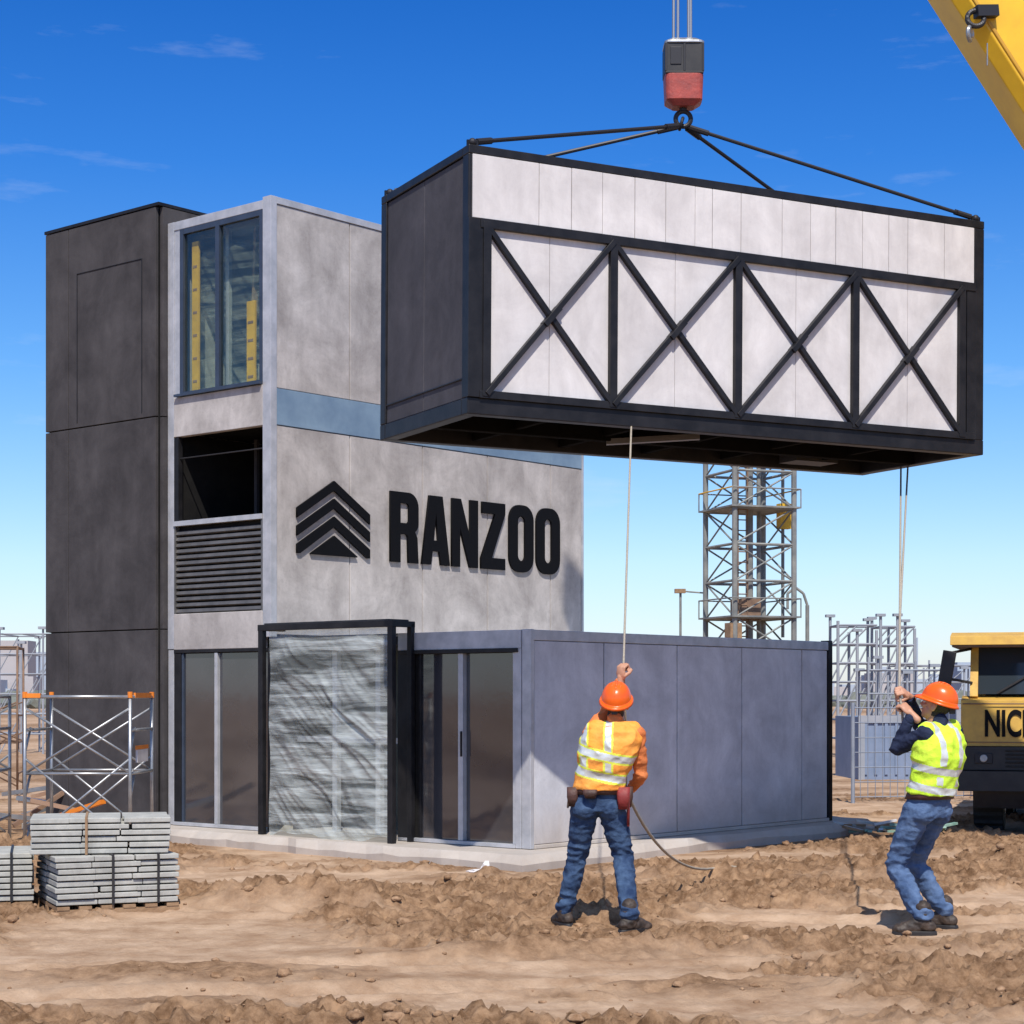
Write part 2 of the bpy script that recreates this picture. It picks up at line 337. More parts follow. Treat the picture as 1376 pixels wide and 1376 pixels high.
SE=[0.06,1.16,2.42,3.64,4.88]
s=MB()
xs_=SE+[5.44]
for i in range(5): s.box(xs_[i]+.009,xs_[i+1]-.009,0.0,.07,.168,2.13,'conc_b')
s.obj('lower_wall_panels',B,.007)
s=MB()
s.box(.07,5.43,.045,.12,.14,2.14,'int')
s.box(0.0,.055,-.012,.10,.13,2.24,'trim')
s.box(.057,5.45,-.008,.10,2.135,2.235,'trim')
s.box(.057,5.45,-.02,.09,.128,.165,'slab')
s.box(5.452,5.54,-.01,.10,.13,2.25,'dframe')
s.box(5.3,5.53,.102,3.6,.13,2.2,'dark')
s.box(.0,5.50,.102,3.66,2.20,2.232,'trim')
s.box(.3,5.3,3.58,3.64,.13,2.19,'int')
s.obj('lower_module_frame',B,.005)
s=MB()
s.box(-.015,.12,.103,1.74,2.06,2.236,'trim')
s.box(-.03,.02,.14,1.70,2.02,2.058,'dframe')
s.box(-.01,.12,.103,.175,.13,2.058,'trim')
s.box(.0,.10,.178,.215,.17,2.02,'trim');s.box(-.005,.10,.86,.925,.17,2.02,'trim');s.box(.01,.10,1.44,1.475,.17,2.02,'dframe')
s.box(-.02,.12,.178,1.74,.13,.168,'trim')
s.box(.05,.075,.215,.86,.17,2.02,'glass');s.box(.03,.055,.925,1.44,.17,2.02,'glass')
s.box(.02,.14,1.476,1.56,.17,2.05,'int');s.box(-.02,.14,1.60,1.74,.13,2.055,'dframe')
s.box(.0,.1,1.74,3.66,2.12,2.236,'dframe')
s.box(-.02,.0,.865,.885,1.0,1.25,'dframe')
s.obj('sliding_door',B,.004)
s=MB();s.box(1.0,1.05,1.7,3.6,.13,2.19,'intg');s.box(.15,1.0,1.62,1.66,.13,2.19,'intg')
s.box(.2,1.0,1.7,3.57,.127,.14,'slab')
s.box(.3,.36,2.3,2.37,.14,2.19,'trim');s.box(.3,.36,2.95,3.02,.14,2.19,'trim');s.box(.3,.36,1.7,3.57,1.1,1.16,'trim')
s.obj('entry_interior',B)
s=MB();a0=-.34
for bb in(1.54,3.46): s.box(a0,a0+.06,bb-.035,bb+.035,-.04,2.34,'dframe')
s.box(a0-.002,a0+.062,1.50,3.50,2.29,2.355,'dframe');s.box(a0+.003,a0+.057,1.575,3.425,.02,.09,'dframe')
for bb in(1.54,3.46):
    s.box(a0+.062,.0,bb-.03,bb+.03,2.29,2.35,'dframe')
s.box(a0+.02,-.02,1.58,3.42,2.352,2.37,'blk')
s.box(-.06,-.003,1.51,1.57,.02,2.33,'dframe')
s.obj('porch_frame',B,.004)
def film(name,x,y0,y1,z0,z1,m,amp,parent,ny_=130,nz_=150,ragged=.05,rot=40,seed=0,bulge=.05):
    vs=[];fs=[];c,sn=math.cos(math.radians(rot)),math.sin(math.radians(rot))
    for j in range(nz_+1):
        for i in range(ny_+1):
            u=i/ny_;v=j/nz_;y=y0+(y1-y0)*u;z=z0+(z1-z0)*v
            if ragged: z+= (1-v)**4*ragged*(math.sin(u*9+1)+.6*math.sin(u*23)); y+= .012*math.sin(v*14+seed)*(1 if u>.5 else -1)*abs(2*u-1)**4
            wv=.10*noise.noise(Vector((y*1.5,z*1.5,seed+20)))
            p=y*c+z*sn;q2=-y*sn+z*c+wv
            f=(1-2*abs(noise.noise(Vector((p*.45,q2*3.6,seed)))))*1.0+.4*(1-2*abs(noise.noise(Vector((p*1.1+5,q2*10,seed+3)))))+.12*noise.noise(Vector((p*3,q2*24,seed+8)))
            edge_=min(1,5*min(u,1-u)+.15)*min(1,6*(1-v)+.1)
            vs.append((x-amp*f*edge_-bulge*math.sin(math.pi*v)*math.sin(math.pi*u),y,z))
    for j in range(nz_):
        for i in range(ny_): a=j*(ny_+1)+i; fs.append((a,a+1,a+ny_+2,a+ny_+1))
    t=MB();t.add(vs,fs,m);return t.obj(name,parent,0,True)
film('plastic_sheet',a0+.05,1.58,3.36,.14,2.29,'film',.035,B,bulge=.02,ragged=.03)
s=MB()
s.box(.0,.1,3.66,3.72,.13,2.12,'dframe');s.box(.0,.10,5.30,5.40,.13,2.12,'trim')
s.box(.0,.09,5.18,5.298,.17,2.08,'dframe')
s.box(-.005,.10,3.722,5.298,2.085,2.12,'dframe');s.box(-.02,.12,3.72,5.298,.13,.168,'trim')
s.box(.0,.09,4.55,4.60,.17,2.08,'trim');s.box(.01,.09,5.145,5.178,.17,2.08,'wframe')
s.box(.04,.06,3.72,4.55,.17,2.08,'glass');s.box(.03,.05,4.60,5.145,.17,2.08,'glass')
s.obj('tower_door',B,.004)
s=MB();tx=[.09,1.21,2.41,3.57,4.79,5.42]
for i in range(5):
    s.box(tx[i]+.006,tx[i+1]-.006,3.68,3.75,2.27,4.545,'conc')
    s.box(tx[i]+.006,tx[i+1]-.006,3.68,3.75,4.955,6.95,'conc')
s.obj('wall_panels',B,.005)
s=MB()
for i in range(3): s.box([.09,2.41,4.79][i]+.002,[2.41,4.79,5.42][i]-.002,3.672,3.75,4.552,4.948,'blue')
s.obj('floor_band_blue',B,.004)
s=MB()
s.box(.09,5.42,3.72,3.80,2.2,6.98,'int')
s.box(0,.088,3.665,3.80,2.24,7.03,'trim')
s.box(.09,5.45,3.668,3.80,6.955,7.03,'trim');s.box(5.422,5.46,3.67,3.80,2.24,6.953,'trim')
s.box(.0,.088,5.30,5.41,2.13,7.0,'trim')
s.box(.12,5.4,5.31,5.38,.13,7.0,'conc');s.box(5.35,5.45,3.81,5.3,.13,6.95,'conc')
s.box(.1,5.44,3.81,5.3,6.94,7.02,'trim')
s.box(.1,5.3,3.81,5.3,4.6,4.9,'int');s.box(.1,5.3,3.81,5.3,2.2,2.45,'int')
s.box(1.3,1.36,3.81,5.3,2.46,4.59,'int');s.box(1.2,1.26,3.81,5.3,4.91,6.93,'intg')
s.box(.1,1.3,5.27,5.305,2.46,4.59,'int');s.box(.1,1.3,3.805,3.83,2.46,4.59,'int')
s.box(.0,.088,3.802,5.298,6.90,6.998,'trim')
s.obj('tower_frame',B,.004)
s=MB()
s.box(-.004,.085,3.80,5.298,4.545,4.99,'conc');s.box(-.004,.085,3.802,5.298,2.122,2.53,'conc')
s.obj('facade_panels',B,.006)
s=MB()
y0,y1,z0,z1=3.803,5.297,4.992,6.898
for a,b_ in((y0,y0+.05),(y1-.16,y1-.10),(4.52,4.585)): s.box(.0,.06,a,b_,z0,z1,'wframe')
s.box(.01,.08,y1-.098,y1,z0,z1,'trim')
s.box(.002,.062,y0+.05,y1-.16,z0,z0+.055,'wframe');s.box(.002,.062,y0+.05,y1-.16,z1-.06,z1,'wframe')
s.box(-.05,.0,y0,y1-.05,z0+.003,z0+.03,'wframe')
s.box(.03,.034,y0+.05,4.52,z0+.05,z1-.05,'cglass');s.box(.03,.034,4.585,y1-.16,z0+.05,z1-.05,'cglass')
s.obj('upper_window',B)
s=MB();s.box(.08,.11,4.97,5.08,4.99,6.75,'yel');s.box(.08,.11,4.02,4.15,4.99,5.95,'yel');s.box(.3,.35,4.7,4.76,4.9,6.9,'trim')
for k in range(6): s.box(.076,.081,4.99,5.06,5.15+k*.26,5.18+k*.26,'wood');
for k in range(4): s.box(.076,.081,4.04,4.13,5.1+k*.2,5.13+k*.2,'wood')
s.beam((.2,4.2,4.95),(.5,4.45,6.9),.06,.04,'wood');s.box(.3,.7,3.9,4.3,4.9,5.3,'panel')
s.obj('stored_boards',B,.003)
film('window_plastic_sheet',.15,3.83,4.52,4.95,6.88,'film2',.04,B,60,110,0,50,4,.0)
film('window_plastic_sheet_b',.17,4.6,5.2,4.95,6.88,'film2',.03,B,50,90,0,60,9,.0)
s=MB()
for k in range(14):
    z=2.56+k*.068; s.beam((.03,3.815,z),(.03,5.285,z),.03,.042,'louvre',(0.5,0,1))
s.box(-.015,.075,3.802,5.298,3.53,3.585,'trim');s.box(.0,.06,3.802,3.825,2.53,3.53,'louvre');s.box(.0,.06,5.275,5.298,2.53,3.53,'louvre');s.box(.0,.06,5.22,5.297,3.585,4.54,'dframe')
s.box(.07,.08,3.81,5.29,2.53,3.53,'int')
s.cyl((.03,3.81,4.3),(.03,5.22,4.3),.008,'blk')
for yy_ in(4.1,4.5,4.9): s.box(.9,.94,yy_,yy_+.05,2.46,4.58,'dark')
s.obj('balcony_louvre',B)
s=MB();zz=[-.02,2.36,4.79,7.19];yy=[5.475,7.12,7.58]
for i in range(3):
    for j in range(2): s.box(-.12,-.06,yy[j]+.006,yy[j+1]-.006,zz[i]+.007,zz[i+1]-.007,'dark')
s.box(-.128,-.1,5.72,6.95,6.62,6.63,'dframe');s.box(-.128,-.1,5.72,5.73,4.85,6.62,'dframe');s.box(-.128,-.1,6.94,6.95,4.85,6.62,'dframe')
for i in range(3):
    s.box(-.06,2.55,5.42,5.474,zz[i]+.005,zz[i+1]-.005,'dark');s.box(-.06,2.55,7.53,7.585,zz[i]+.005,zz[i+1]-.005,'dark')
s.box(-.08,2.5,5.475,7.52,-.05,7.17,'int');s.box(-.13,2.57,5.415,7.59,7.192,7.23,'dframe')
s.obj('stair_tower_dark',B,.004)

def letters():
    w_,h,st=.47,.82,.165
    def arc(cx,cy,r,a0,a1,n=7,ry=None):
        ry=r if ry is None else ry
        return [(cx+r*math.cos(math.radians(a0+(a1-a0)*i/n)),cy+ry*math.sin(math.radians(a0+(a1-a0)*i/n))) for i in range(n+1)]
    def rr(x0,y0,x1,y1,r):
        return arc(x1-r,y1-r,r,90,0)+arc(x1-r,y0+r,r,0,-90)+arc(x0+r,y0+r,r,-90,-180)+arc(x0+r,y1-r,r,180,90)
    R_=[[(0,0),(0,h)]+arc(w_-.17,h-.17,.17,90,0)+[(w_,.5)]+arc(w_-.12,.47,.12,0,-60)+[(w_-.02,.30),(w_,0),(w_-.17,0),(w_-.18,.27)]+arc(w_-.22,.29,.04,0,90)+[(st,.33),(st,0)],
        [(st,.46),(st,h-.13)]+arc(w_-.20,h-.17,.04,90,0)+arc(w_-.20,.50,.04,0,-90)]
    A_=[[(0,0),(.13,h),(w_-.13+.02,h),(w_+.02,0),(w_-.14,0),(w_-.165,.16),(.185,.16),(.16,0)],[(.205,.29),(.245,.62),(.28,.29)]]
    N_=[[(0,0),(0,h),(.16,h),(.325,.36),(.325,h),(w_,h),(w_,0),(.32,0),(.145,.47),(.145,0)]]
    Z_=[[(0,0),(0,.13),(.26,.68),(.02,.68),(.02,h),(w_-.02,h),(w_-.02,.69),(.20,.14),(w_-.02,.14),(w_-.02,0)]]
    O_=[rr(0,-.01,w_,h+.01,.19),rr(.165,.13,w_-.165,h-.13,.07)]
    return [R_,A_,N_,Z_,O_,O_]
def curve_obj(name,polys,loc,parent,ext=.014):
    c=D.curves.new(name,'CURVE');c.dimensions='2D';c.fill_mode='BOTH';c.extrude=ext
    for p in polys:
        sp=c.splines.new('POLY');sp.points.add(len(p)-1)
        for i,(x,y) in enumerate(p): sp.points[i].co=(x,y,0,1)
        sp.use_cyclic_u=True
    o=D.objects.new(name+'_tmp',c);COL.objects.link(o)
    bpy.context.view_layer.update()
    mesh=D.meshes.new_from_object(o.evaluated_get(bpy.context.evaluated_depsgraph_get()))
    D.objects.remove(o);mesh.materials.clear();mesh.materials.append(M['logo'])
    o=D.objects.new(name,mesh);COL.objects.link(o);o.parent=parent;o.location=loc;o.rotation_euler=(math.radians(90),0,0);return o
xo=1.84
for i,(ch,p) in enumerate(zip('RANZOO',letters())):
    curve_obj('sign_letter_'+ch+str(i),p,(xo,3.662,3.155),B);xo+=.527
ch=[]
for i in range(3):
    t=.84-.2*i;dx=.565
    ch.append([(0,t),(-dx,t-.34),(-dx,t-.450),(0,t-.11),(dx,t-.450),(dx,t-.34)])
t=.225
ch.append([(0,t),(-.36,0.01),(-.36,.0),(.36,.0),(.36,.01)])
ch[2]=[(0,.44),(-.565,.10),(-.565,.0),(-.52,.0),(0,.322),(.52,.0),(.565,.0),(.565,.10)]
curve_obj('sign_logo_chevrons',ch,(.94,3.662,3.17),B)

# ------------------------------------------------------------ hanging module
HR=math.atan2(.4472,.8944)
H=empty('hanging_truss_module',(-.368,15.6,3.93),HR)
H.rotation_euler=(0,math.radians(.35),HR)
Lh,Wh,Hh=5.44,1.88,2.23
s=MB()
fr='dframe'
for y0,y1 in((0,.12),(Wh-.12,Wh)):
    s.box(0,Lh,y0,y1,0,.14,fr);s.box(0,Lh,y0,y1,Hh-.075,Hh,fr)
    s.box(0,.10,y0+.002,y1-.002,.14,Hh-.075,fr);s.box(Lh-.12,Lh,y0+.002,y1-.002,.14,Hh-.075,fr)
for x0,x1 in((0.001,.12),(Lh-.12,Lh-.001)):
    s.box(x0,x1,.12,Wh-.12,0.001,.139,fr);s.box(x0,x1,.12,Wh-.12,Hh-.074,Hh-.001,fr)
for k in range(1,6):
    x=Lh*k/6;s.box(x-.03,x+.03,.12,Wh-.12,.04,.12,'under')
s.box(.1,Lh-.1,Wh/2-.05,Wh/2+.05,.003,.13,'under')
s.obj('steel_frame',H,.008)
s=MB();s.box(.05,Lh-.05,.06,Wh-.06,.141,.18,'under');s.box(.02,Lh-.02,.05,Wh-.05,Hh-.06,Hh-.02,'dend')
s.box(.08,Lh-.08,Wh-.06,Wh-.03,.18,Hh-.08,'panel')
s.obj('floor_and_roof_deck',H)
s=MB()
s.box(.018,.05,.125,Wh*.5-.003,.145,Hh-.08,'dend');s.box(.018,.05,Wh*.5+.003,Wh-.125,.145,Hh-.08,'dend')
s.box(Lh-.05,Lh-.018,.125,Wh-.125,.145,Hh-.08,'dend')
s.box(.006,.05,.125,Wh-.125,.30,.315,fr)
s.obj('end_panels',H,.004)
s=MB()
xx=[.03]
for d in [.62,.31,.3,.32,.31,.30,.18,.3,.44,.31,.28,.3,.30,.22,.43,.3]:
    xx.append(xx[-1]+d)
    if xx[-1]>5.1:break
xx[-1]=5.31
for a,b_ in zip(xx[:-1],xx[1:]):
    j=random.uniform(-.003,.003);s.box(a+.003,b_-.003,-.012+j,.04,1.625,Hh-.08,'panel')
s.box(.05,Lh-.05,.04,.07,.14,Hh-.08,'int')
cols=[.163,1.369,2.64,3.92,5.16]
for i in range(4):
    a,b_=cols[i],cols[i+1];n_=2
    for k in range(n_): s.box(a+(b_-a)*k/n_+.002,a+(b_-a)*(k+1)/n_-.002,.012,.038,.12,1.60,'panel')
s.obj('cladding_panels',H,.003)
s=MB()
s.box(.102,Lh-.122,-.03,.05,1.545,1.622,fr);s.box(.102,Lh-.122,-.028,.05,.135,.20,fr)
s.box(-.004,.13,-.02,.05,.14,1.62,fr);s.box(5.22,5.33,-.02,.045,.14,1.61,fr);s.box(5.312,5.345,-.014,.05,1.61,Hh-.08,fr)
for i,c in enumerate(cols): s.box(c-.036,c+.036,-.034,.03,.15,1.60,fr)
for i in range(4):
    a,b_=cols[i],cols[i+1]
    s.beam((a,-.018,.17),(b_,-.018,1.57),.045,.055,fr,(0,1,0));s.beam((a,-.006,1.57),(b_,-.006,.17),.045,.055,fr,(0,1,0))
    s.beam(((a+b_)/2-.07,-.022,.87-.08),((a+b_)/2+.07,-.022,.87+.08),.052,.075,fr,(0,1,0))
s.obj('truss_frame',H,.003)
s=MB()
s.beam((1.85,.95,-.0),(2.6,.55,.05),.09,.05,'louvre');s.box(4.2,4.7,1.3,1.6,.02,.12,'blk')
for xx_ in(.06,Lh-.06):
    for yy_ in(.06,Wh-.06):
        s.box(xx_-.05,xx_+.05,yy_-.01,yy_+.01,Hh,Hh+.05,fr)
s.obj('under_bracket',H)
bpy.context.view_layer.update()
HM=H.matrix_world.copy()
hook=Vector((1.585,17.5,6.88))
SL=empty('lifting_sling')
s=MB()
for xx_ in(.06,Lh-.06):
    for yy_ in(.06,Wh-.06):
        p=HM@Vector((xx_,yy_,Hh+.035)); s.cyl(p,hook,.018,'cable',8); d=(hook-p).normalized()
        s.cyl(p+d*.05,p+d*.22,.028,'cable',8);s.cyl(hook-d*.25,hook-d*.06,.028,'cable',8)
        s.sph(p,.035,'cable')
s.obj('sling_cables',SL,0,False)
HB=empty('crane_hook_block')
s=MB()
def torus(mb,c,R_,r,ax,k,n=24,arcd=360,a0=0):
    c=Vector(c);a,b_=ax;pts=[]
    for i in range(n+1):
        t=math.radians(a0+arcd*i/n);pts.append(c+Vector(a)*math.cos(t)*R_+Vector(b_)*math.sin(t)*R_)
    mb.tube(pts,r,k,8)
    for p in pts: mb.sph(p,r,k,8,6)
torus(s,hook+Vector((0,0,.06)),.07,.022,((1,0,0),(0,0,1)),'cable')
torus(s,hook+Vector((-.02,-.02,.01)),.05,.016,((0,1,0),(.3,0,1)),'cable')
s.cyl(hook+Vector((0,0,.13)),hook+Vector((0,0,.2)),.035,'cable')
s.obj('hook_ring',HB)
s=MB();hx,hy=hook.x,hook.y
s.loft([((hx,hy,7.04),(.10,0,0),(0,.09,0)),((hx,hy,7.09),(.17,0,0),(0,.14,0)),((hx,hy,7.32),(.18,0,0),(0,.15,0))],'red',24,6)
s.box(hx-.175,hx+.175,hy-.145,hy+.145,7.322,7.34,'blk')
for yy_ in(-.13,.13): s.box(hx-.18,hx+.18,hy+yy_-.012,hy+yy_+.012,7.34,7.60,'blk')
for xx_ in(-.17,0,.17): s.box(hx+xx_-.01,hx+xx_+.01,hy-.148,hy+.148,7.341,7.6,'cable')
for xx_ in(-.09,.09): s.cyl((hx+xx_-.02,hy,7.47),(hx+xx_+.02,hy,7.47),.125,'steel',20)
s.box(hx-.14,hx+.14,hy-.1,hy+.1,7.34,7.45,'blk')
s.loft([((hx,hy,7.60),(.185,0,0),(0,.155,0)),((hx,hy,7.62),(.185,0,0),(0,.155,0)),((hx,hy,7.66),(.12,0,0),(0,.1,0))],'steel',24,8)
s.box(hx-.13,hx-.03,hy-.15,hy-.143,7.40,7.56,'cable')
s.obj('block_body',HB,.006)
CR=empty('mobile_crane')
s=MB()
for xx_,yy_ in((-.09,0),(-.045,.05),(.05,0),(.075,.05)): s.cyl((hx+xx_,hy+yy_,7.6),(hx+xx_*.8,hy+yy_,12.2),.014,'wire',6)
s.obj('hoist_cables',CR)
s=MB()
q0=Vector((3.955,17.5,8.04));
d=Vector((114,0,-178)).normalized();nrm=Vector((178,0,114)).normalized()
A0=q0-d*4.7;A1=q0+d*1.9;A2=q0+d*8.0
def boomsec(a,b_,w_,h_,off,k='crane'):
    vs=[]
    for p in(a,b_):
        for y,n_ in((-.35,0),(.35,0),(.5,.12),(.5,.88),(.4,1),(-.4,1),(-.5,.88),(-.5,.12)):
            vs.append(p+Vector((0,y*w_,0))+nrm*(off+n_*h_))
    s.add(vs,[(i,i+8,(i+1)%8+8,(i+1)%8) for i in range(8)]+[tuple(range(8)),tuple(reversed(range(8,16)))],k)
boomsec(A0,q0-d*1.2,.52,.58,.08);boomsec(q0-d*1.3,A2,.68,.85,0)
boomsec(q0+d*4,q0+d*4.2,.75,.92,-.03)
M['craned']=mat('crane_yellow_worn',(.62,.33,.02),.5,0,(.5,.26,.02),3)
for t_ in(-.2,1.5): s.beam(q0+d*t_+nrm*.14+Vector((0,-.345,0)),q0+d*(t_+1.45)+nrm*.14+Vector((0,-.345,0)),.035,.02,'craned',(0,1,0))
s.obj('boom',CR,.02)
s=MB()
s.cyl(A0+Vector((-.15,-.2,.1)),A0+Vector((-.15,.2,.1)),.28,'steel',24)
s.beam(A0+nrm*.3-d*.2,A0+Vector((-.15,0,.1)),.5,.3,'crane')
qq=Vector((4.19,17.08,7.74))
torus(s,qq+Vector((0,0,-.02)),.075,.024,((1,0,0),(0,.2,1)),'cable');torus(s,qq+Vector((-.05,0,-.16)),.06,.020,((.5,.8,0),(0,0,1)),'steel',20,270)
s.beam(qq+Vector((.0,0,.04)),qq+Vector((.2,.05,.06)),.10,.10,'cable')
s.cyl(qq+Vector((.1,-.02,-.25)),qq+Vector((.1,-.02,-.45)),.006,'wire')
s.obj('boom_tip_fittings',CR)
s=MB()
s.box(7.4,14,16.4,18.9,.55,1.15,'crane');s.box(8.2,11.5,16.6,18.7,1.16,2.6,'crane');s.box(12.2,13.9,16.5,18.8,1.15,2.6,'crane')
s.box(12.6,13.92,16.48,18.82,1.8,2.5,'wglass');s.box(9.6,11,16.2,16.8,1.2,2.5,'crane')
for x in(8.0,9.4,11.6,13.1):
    for y in(16.35,18.55): s.cyl((x,y,.5),(x,y+.4,.5),.5,'rub',28);s.cyl((x,y-.01,.5),(x,y+.41,.5),.22,'steel',20)
s.obj('carrier',CR,.02)

# ------------------------------------------------------------ workers
def fabric(name,c,c2,bump=.35,bs=45,rough=.85,scale=9): return mat(name,c,rough,0,c2,scale,bump=bump,bscale=bs,spec=.25)
M['denim']=fabric('denim_blue',(.018,.04,.10),(.065,.115,.21))
M['denim2']=fabric('denim_light',(.045,.085,.18),(.12,.19,.33))
M['vorange']=fabric('vest_orange',(.95,.33,.045),(1.0,.42,.09),.25)
M['vlime']=fabric('vest_lime',(.62,.95,.05),(.72,1.0,.08),.25)
M['refl']=mat('reflective_tape',(.75,.77,.75),.3,.2,(.62,.65,.63),14,bump=.15)
M['limeedge']=fabric('vest_tape_edge',(.8,.85,.08),(.85,.9,.12),.2)
M['sorange']=fabric('shirt_orange',(.62,.17,.05),(.75,.24,.08))
M['navy']=fabric('shirt_navy',(.012,.018,.045),(.025,.035,.075))
M['skin']=mat('skin',(.48,.24,.15),.55,0,(.56,.30,.19),12,bump=.1,bscale=80)
M['hair']=mat('hair_dark',(.02,.014,.01),.7,0,(.035,.025,.018),40,bump=.6,bscale=90)
M['helmet']=mat('helmet_orange',(.92,.14,.01),.28,0,(.84,.11,.01),9)
M['leather']=mat('leather_brown',(.05,.025,.018),.6,0,(.10,.04,.03),14,bump=.3)
M['redl']=mat('pouch_red',(.30,.03,.03),.6,0,(.2,.03,.025),10,bump=.3)
M['boot']=mat('boot_leather',(.025,.018,.014),.6,0,(.08,.055,.04),14,bump=.3)
M['eye']=mat('eye_white',(.7,.68,.65),.3);M['iris']=mat('eye_iris',(.05,.03,.02),.2);M['lip']=mat('lips',(.35,.12,.09),.5)
def remesh(mb,name,parent,vox,label=None,mats=None,wr=0,wf=(1,1,1),smooth=4,wfn=None):
    me_=mb.mesh(name+'_t');o=D.objects.new(name+'_t',me_);COL.objects.link(o)
    r=o.modifiers.new('r','REMESH');r.mode='VOXEL';r.voxel_size=vox;r.adaptivity=0
    if smooth:
        sm=o.modifiers.new('s','SMOOTH');sm.iterations=smooth;sm.factor=.5
    bpy.context.view_layer.update()
    nm=D.meshes.new_from_object(o.evaluated_get(bpy.context.evaluated_depsgraph_get()));D.objects.remove(o)
    nm.materials.clear()
    n_=len(nm.vertices)
    if wr:
        co_=np.empty(n_*3);nm.vertices.foreach_get('co',co_);co_=co_.reshape(-1,3)
        no=np.empty(n_*3);nm.vertices.foreach_get('normal',no);no=no.reshape(-1,3)
        for i in range(n_):
            p=Vector(co_[i]);f=1 if wfn is None else wfn(p)
            a=noise.noise(Vector((p.x*wf[0]+p.z*3,p.y*wf[1],p.z*wf[2])));b_=noise.noise(Vector((p.x*wf[0]*2.1+7-p.z*5,p.y*wf[1]*2.1,p.z*wf[2]*2.3)))
            rdg=(1-abs(a)*2.2)+.5*b_
            co_[i]+=no[i]*wr*f*(rdg-.4)
        nm.vertices.foreach_set('co',co_.ravel());nm.update()
    for k in mats: nm.materials.append(M[k])
    if label:
        for f in nm.polygons: f.material_index=label(f.center)
    nm.polygons.foreach_set('use_smooth',[True]*len(nm.polygons))
    o=D.objects.new(name,nm);COL.objects.link(o);o.parent=parent;return o
def segd(p,a,b,ra,rb):
    ab=b-a;t=max(0,min(1,(p-a).dot(ab)/ab.length_squared));return (p-(a+ab*t)).length-(ra+(rb-ra)*t),t
def hand(parent,name,wrist,w_,n_,thumb_side=1):
    w_=Vector(w_).normalized();n_=Vector(n_);n_=(n_-w_*n_.dot(w_)).normalized();a=w_.cross(n_).normalized()*thumb_side
    wrist=Vector(wrist);mb=MB()
    mb.limb([(wrist-w_*.05,.026),(wrist,.024),(wrist+w_*.02,.024)],'skin')
    c=wrist+w_*.05
    mb.ell(c,[w_*.05,a*.042,n_*.018],'skin');mb.ell(wrist+w_*.03+a*.02+n_*.008,[w_*.032,a*.018,n_*.018],'skin')
    for i,(off,sc) in enumerate(((.030,.95),(.010,1.05),(-.010,1.0),(-.029,.8))):
        m0=wrist+w_*.085+a*off; p1=m0+(w_*.55+n_*.83)*.042*sc; p2=p1+(n_*.55-w_*.84)*.027*sc; p3=p2+(-w_*.8-n_*.6)*.022*sc
        mb.limb([(m0-w_*.015,.0105),(m0,.0105),(p1,.0092),(p2,.0085),(p3,.0075)],'skin')
    t0=wrist+w_*.03+a*.032+n_*.008;t1=t0+(w_*.6+n_*.7+a*.45).normalized()*.038;t2=t1+(w_*.55+n_*.75-a*.2).normalized()*.03;t3=t2+(w_*.3+n_*.3-a*.8).normalized()*.022
    mb.limb([(t0,.014),(t1,.012),(t2,.0105),(t3,.009)],'skin')
    return remesh(mb,name,parent,.0035,None,['skin'],smooth=2)
def grip_centre(wrist,w_,n_):
    w_=Vector(w_).normalized();n_=Vector(n_);n_=(n_-w_*n_.dot(w_)).normalized();return Vector(wrist)+w_*.082+n_*.022
def boot(parent,name,ankle,toe):
    ankle=Vector(ankle);t=Vector(toe);t.z=0;t.normalize();sd=Vector((-t.y,t.x,0));mb=MB();gz=.028
    base=Vector((ankle.x,ankle.y,gz))
    mb.limb([(ankle+Vector((0,0,.07)),.056),(ankle,.052),(Vector((ankle.x,ankle.y,.07)),.05)],'boot')
    mb.ell(base-t*.035+Vector((0,0,.03)),[t*.055,sd*.043,Vector((0,0,.045))],'boot')
    mb.ell(base+t*.07+Vector((0,0,.022)),[t*.09,sd*.047,Vector((0,0,.052))],'boot')
    mb.ell(base+t*.14+Vector((0,0,.010)),[t*.065,sd*.049,Vector((0,0,.036))],'boot')
    mb.limb([(base+t*.01+Vector((0,0,.075)),.045),(base+t*.08+Vector((0,0,.04)),.038)],'boot')
    remesh(mb,name,parent,.006,None,['boot'],.003,(25,25,25))
    so=MB();rg=[]
    for z in(0.0,.014,.03): rg.append((base+t*.055+Vector((0,0,z-gz)),t*(.15 if z<.03 else .145),sd*.049))
    so.loft(rg,'blk',28,2.7);so.obj(name+'_sole',parent,.003)
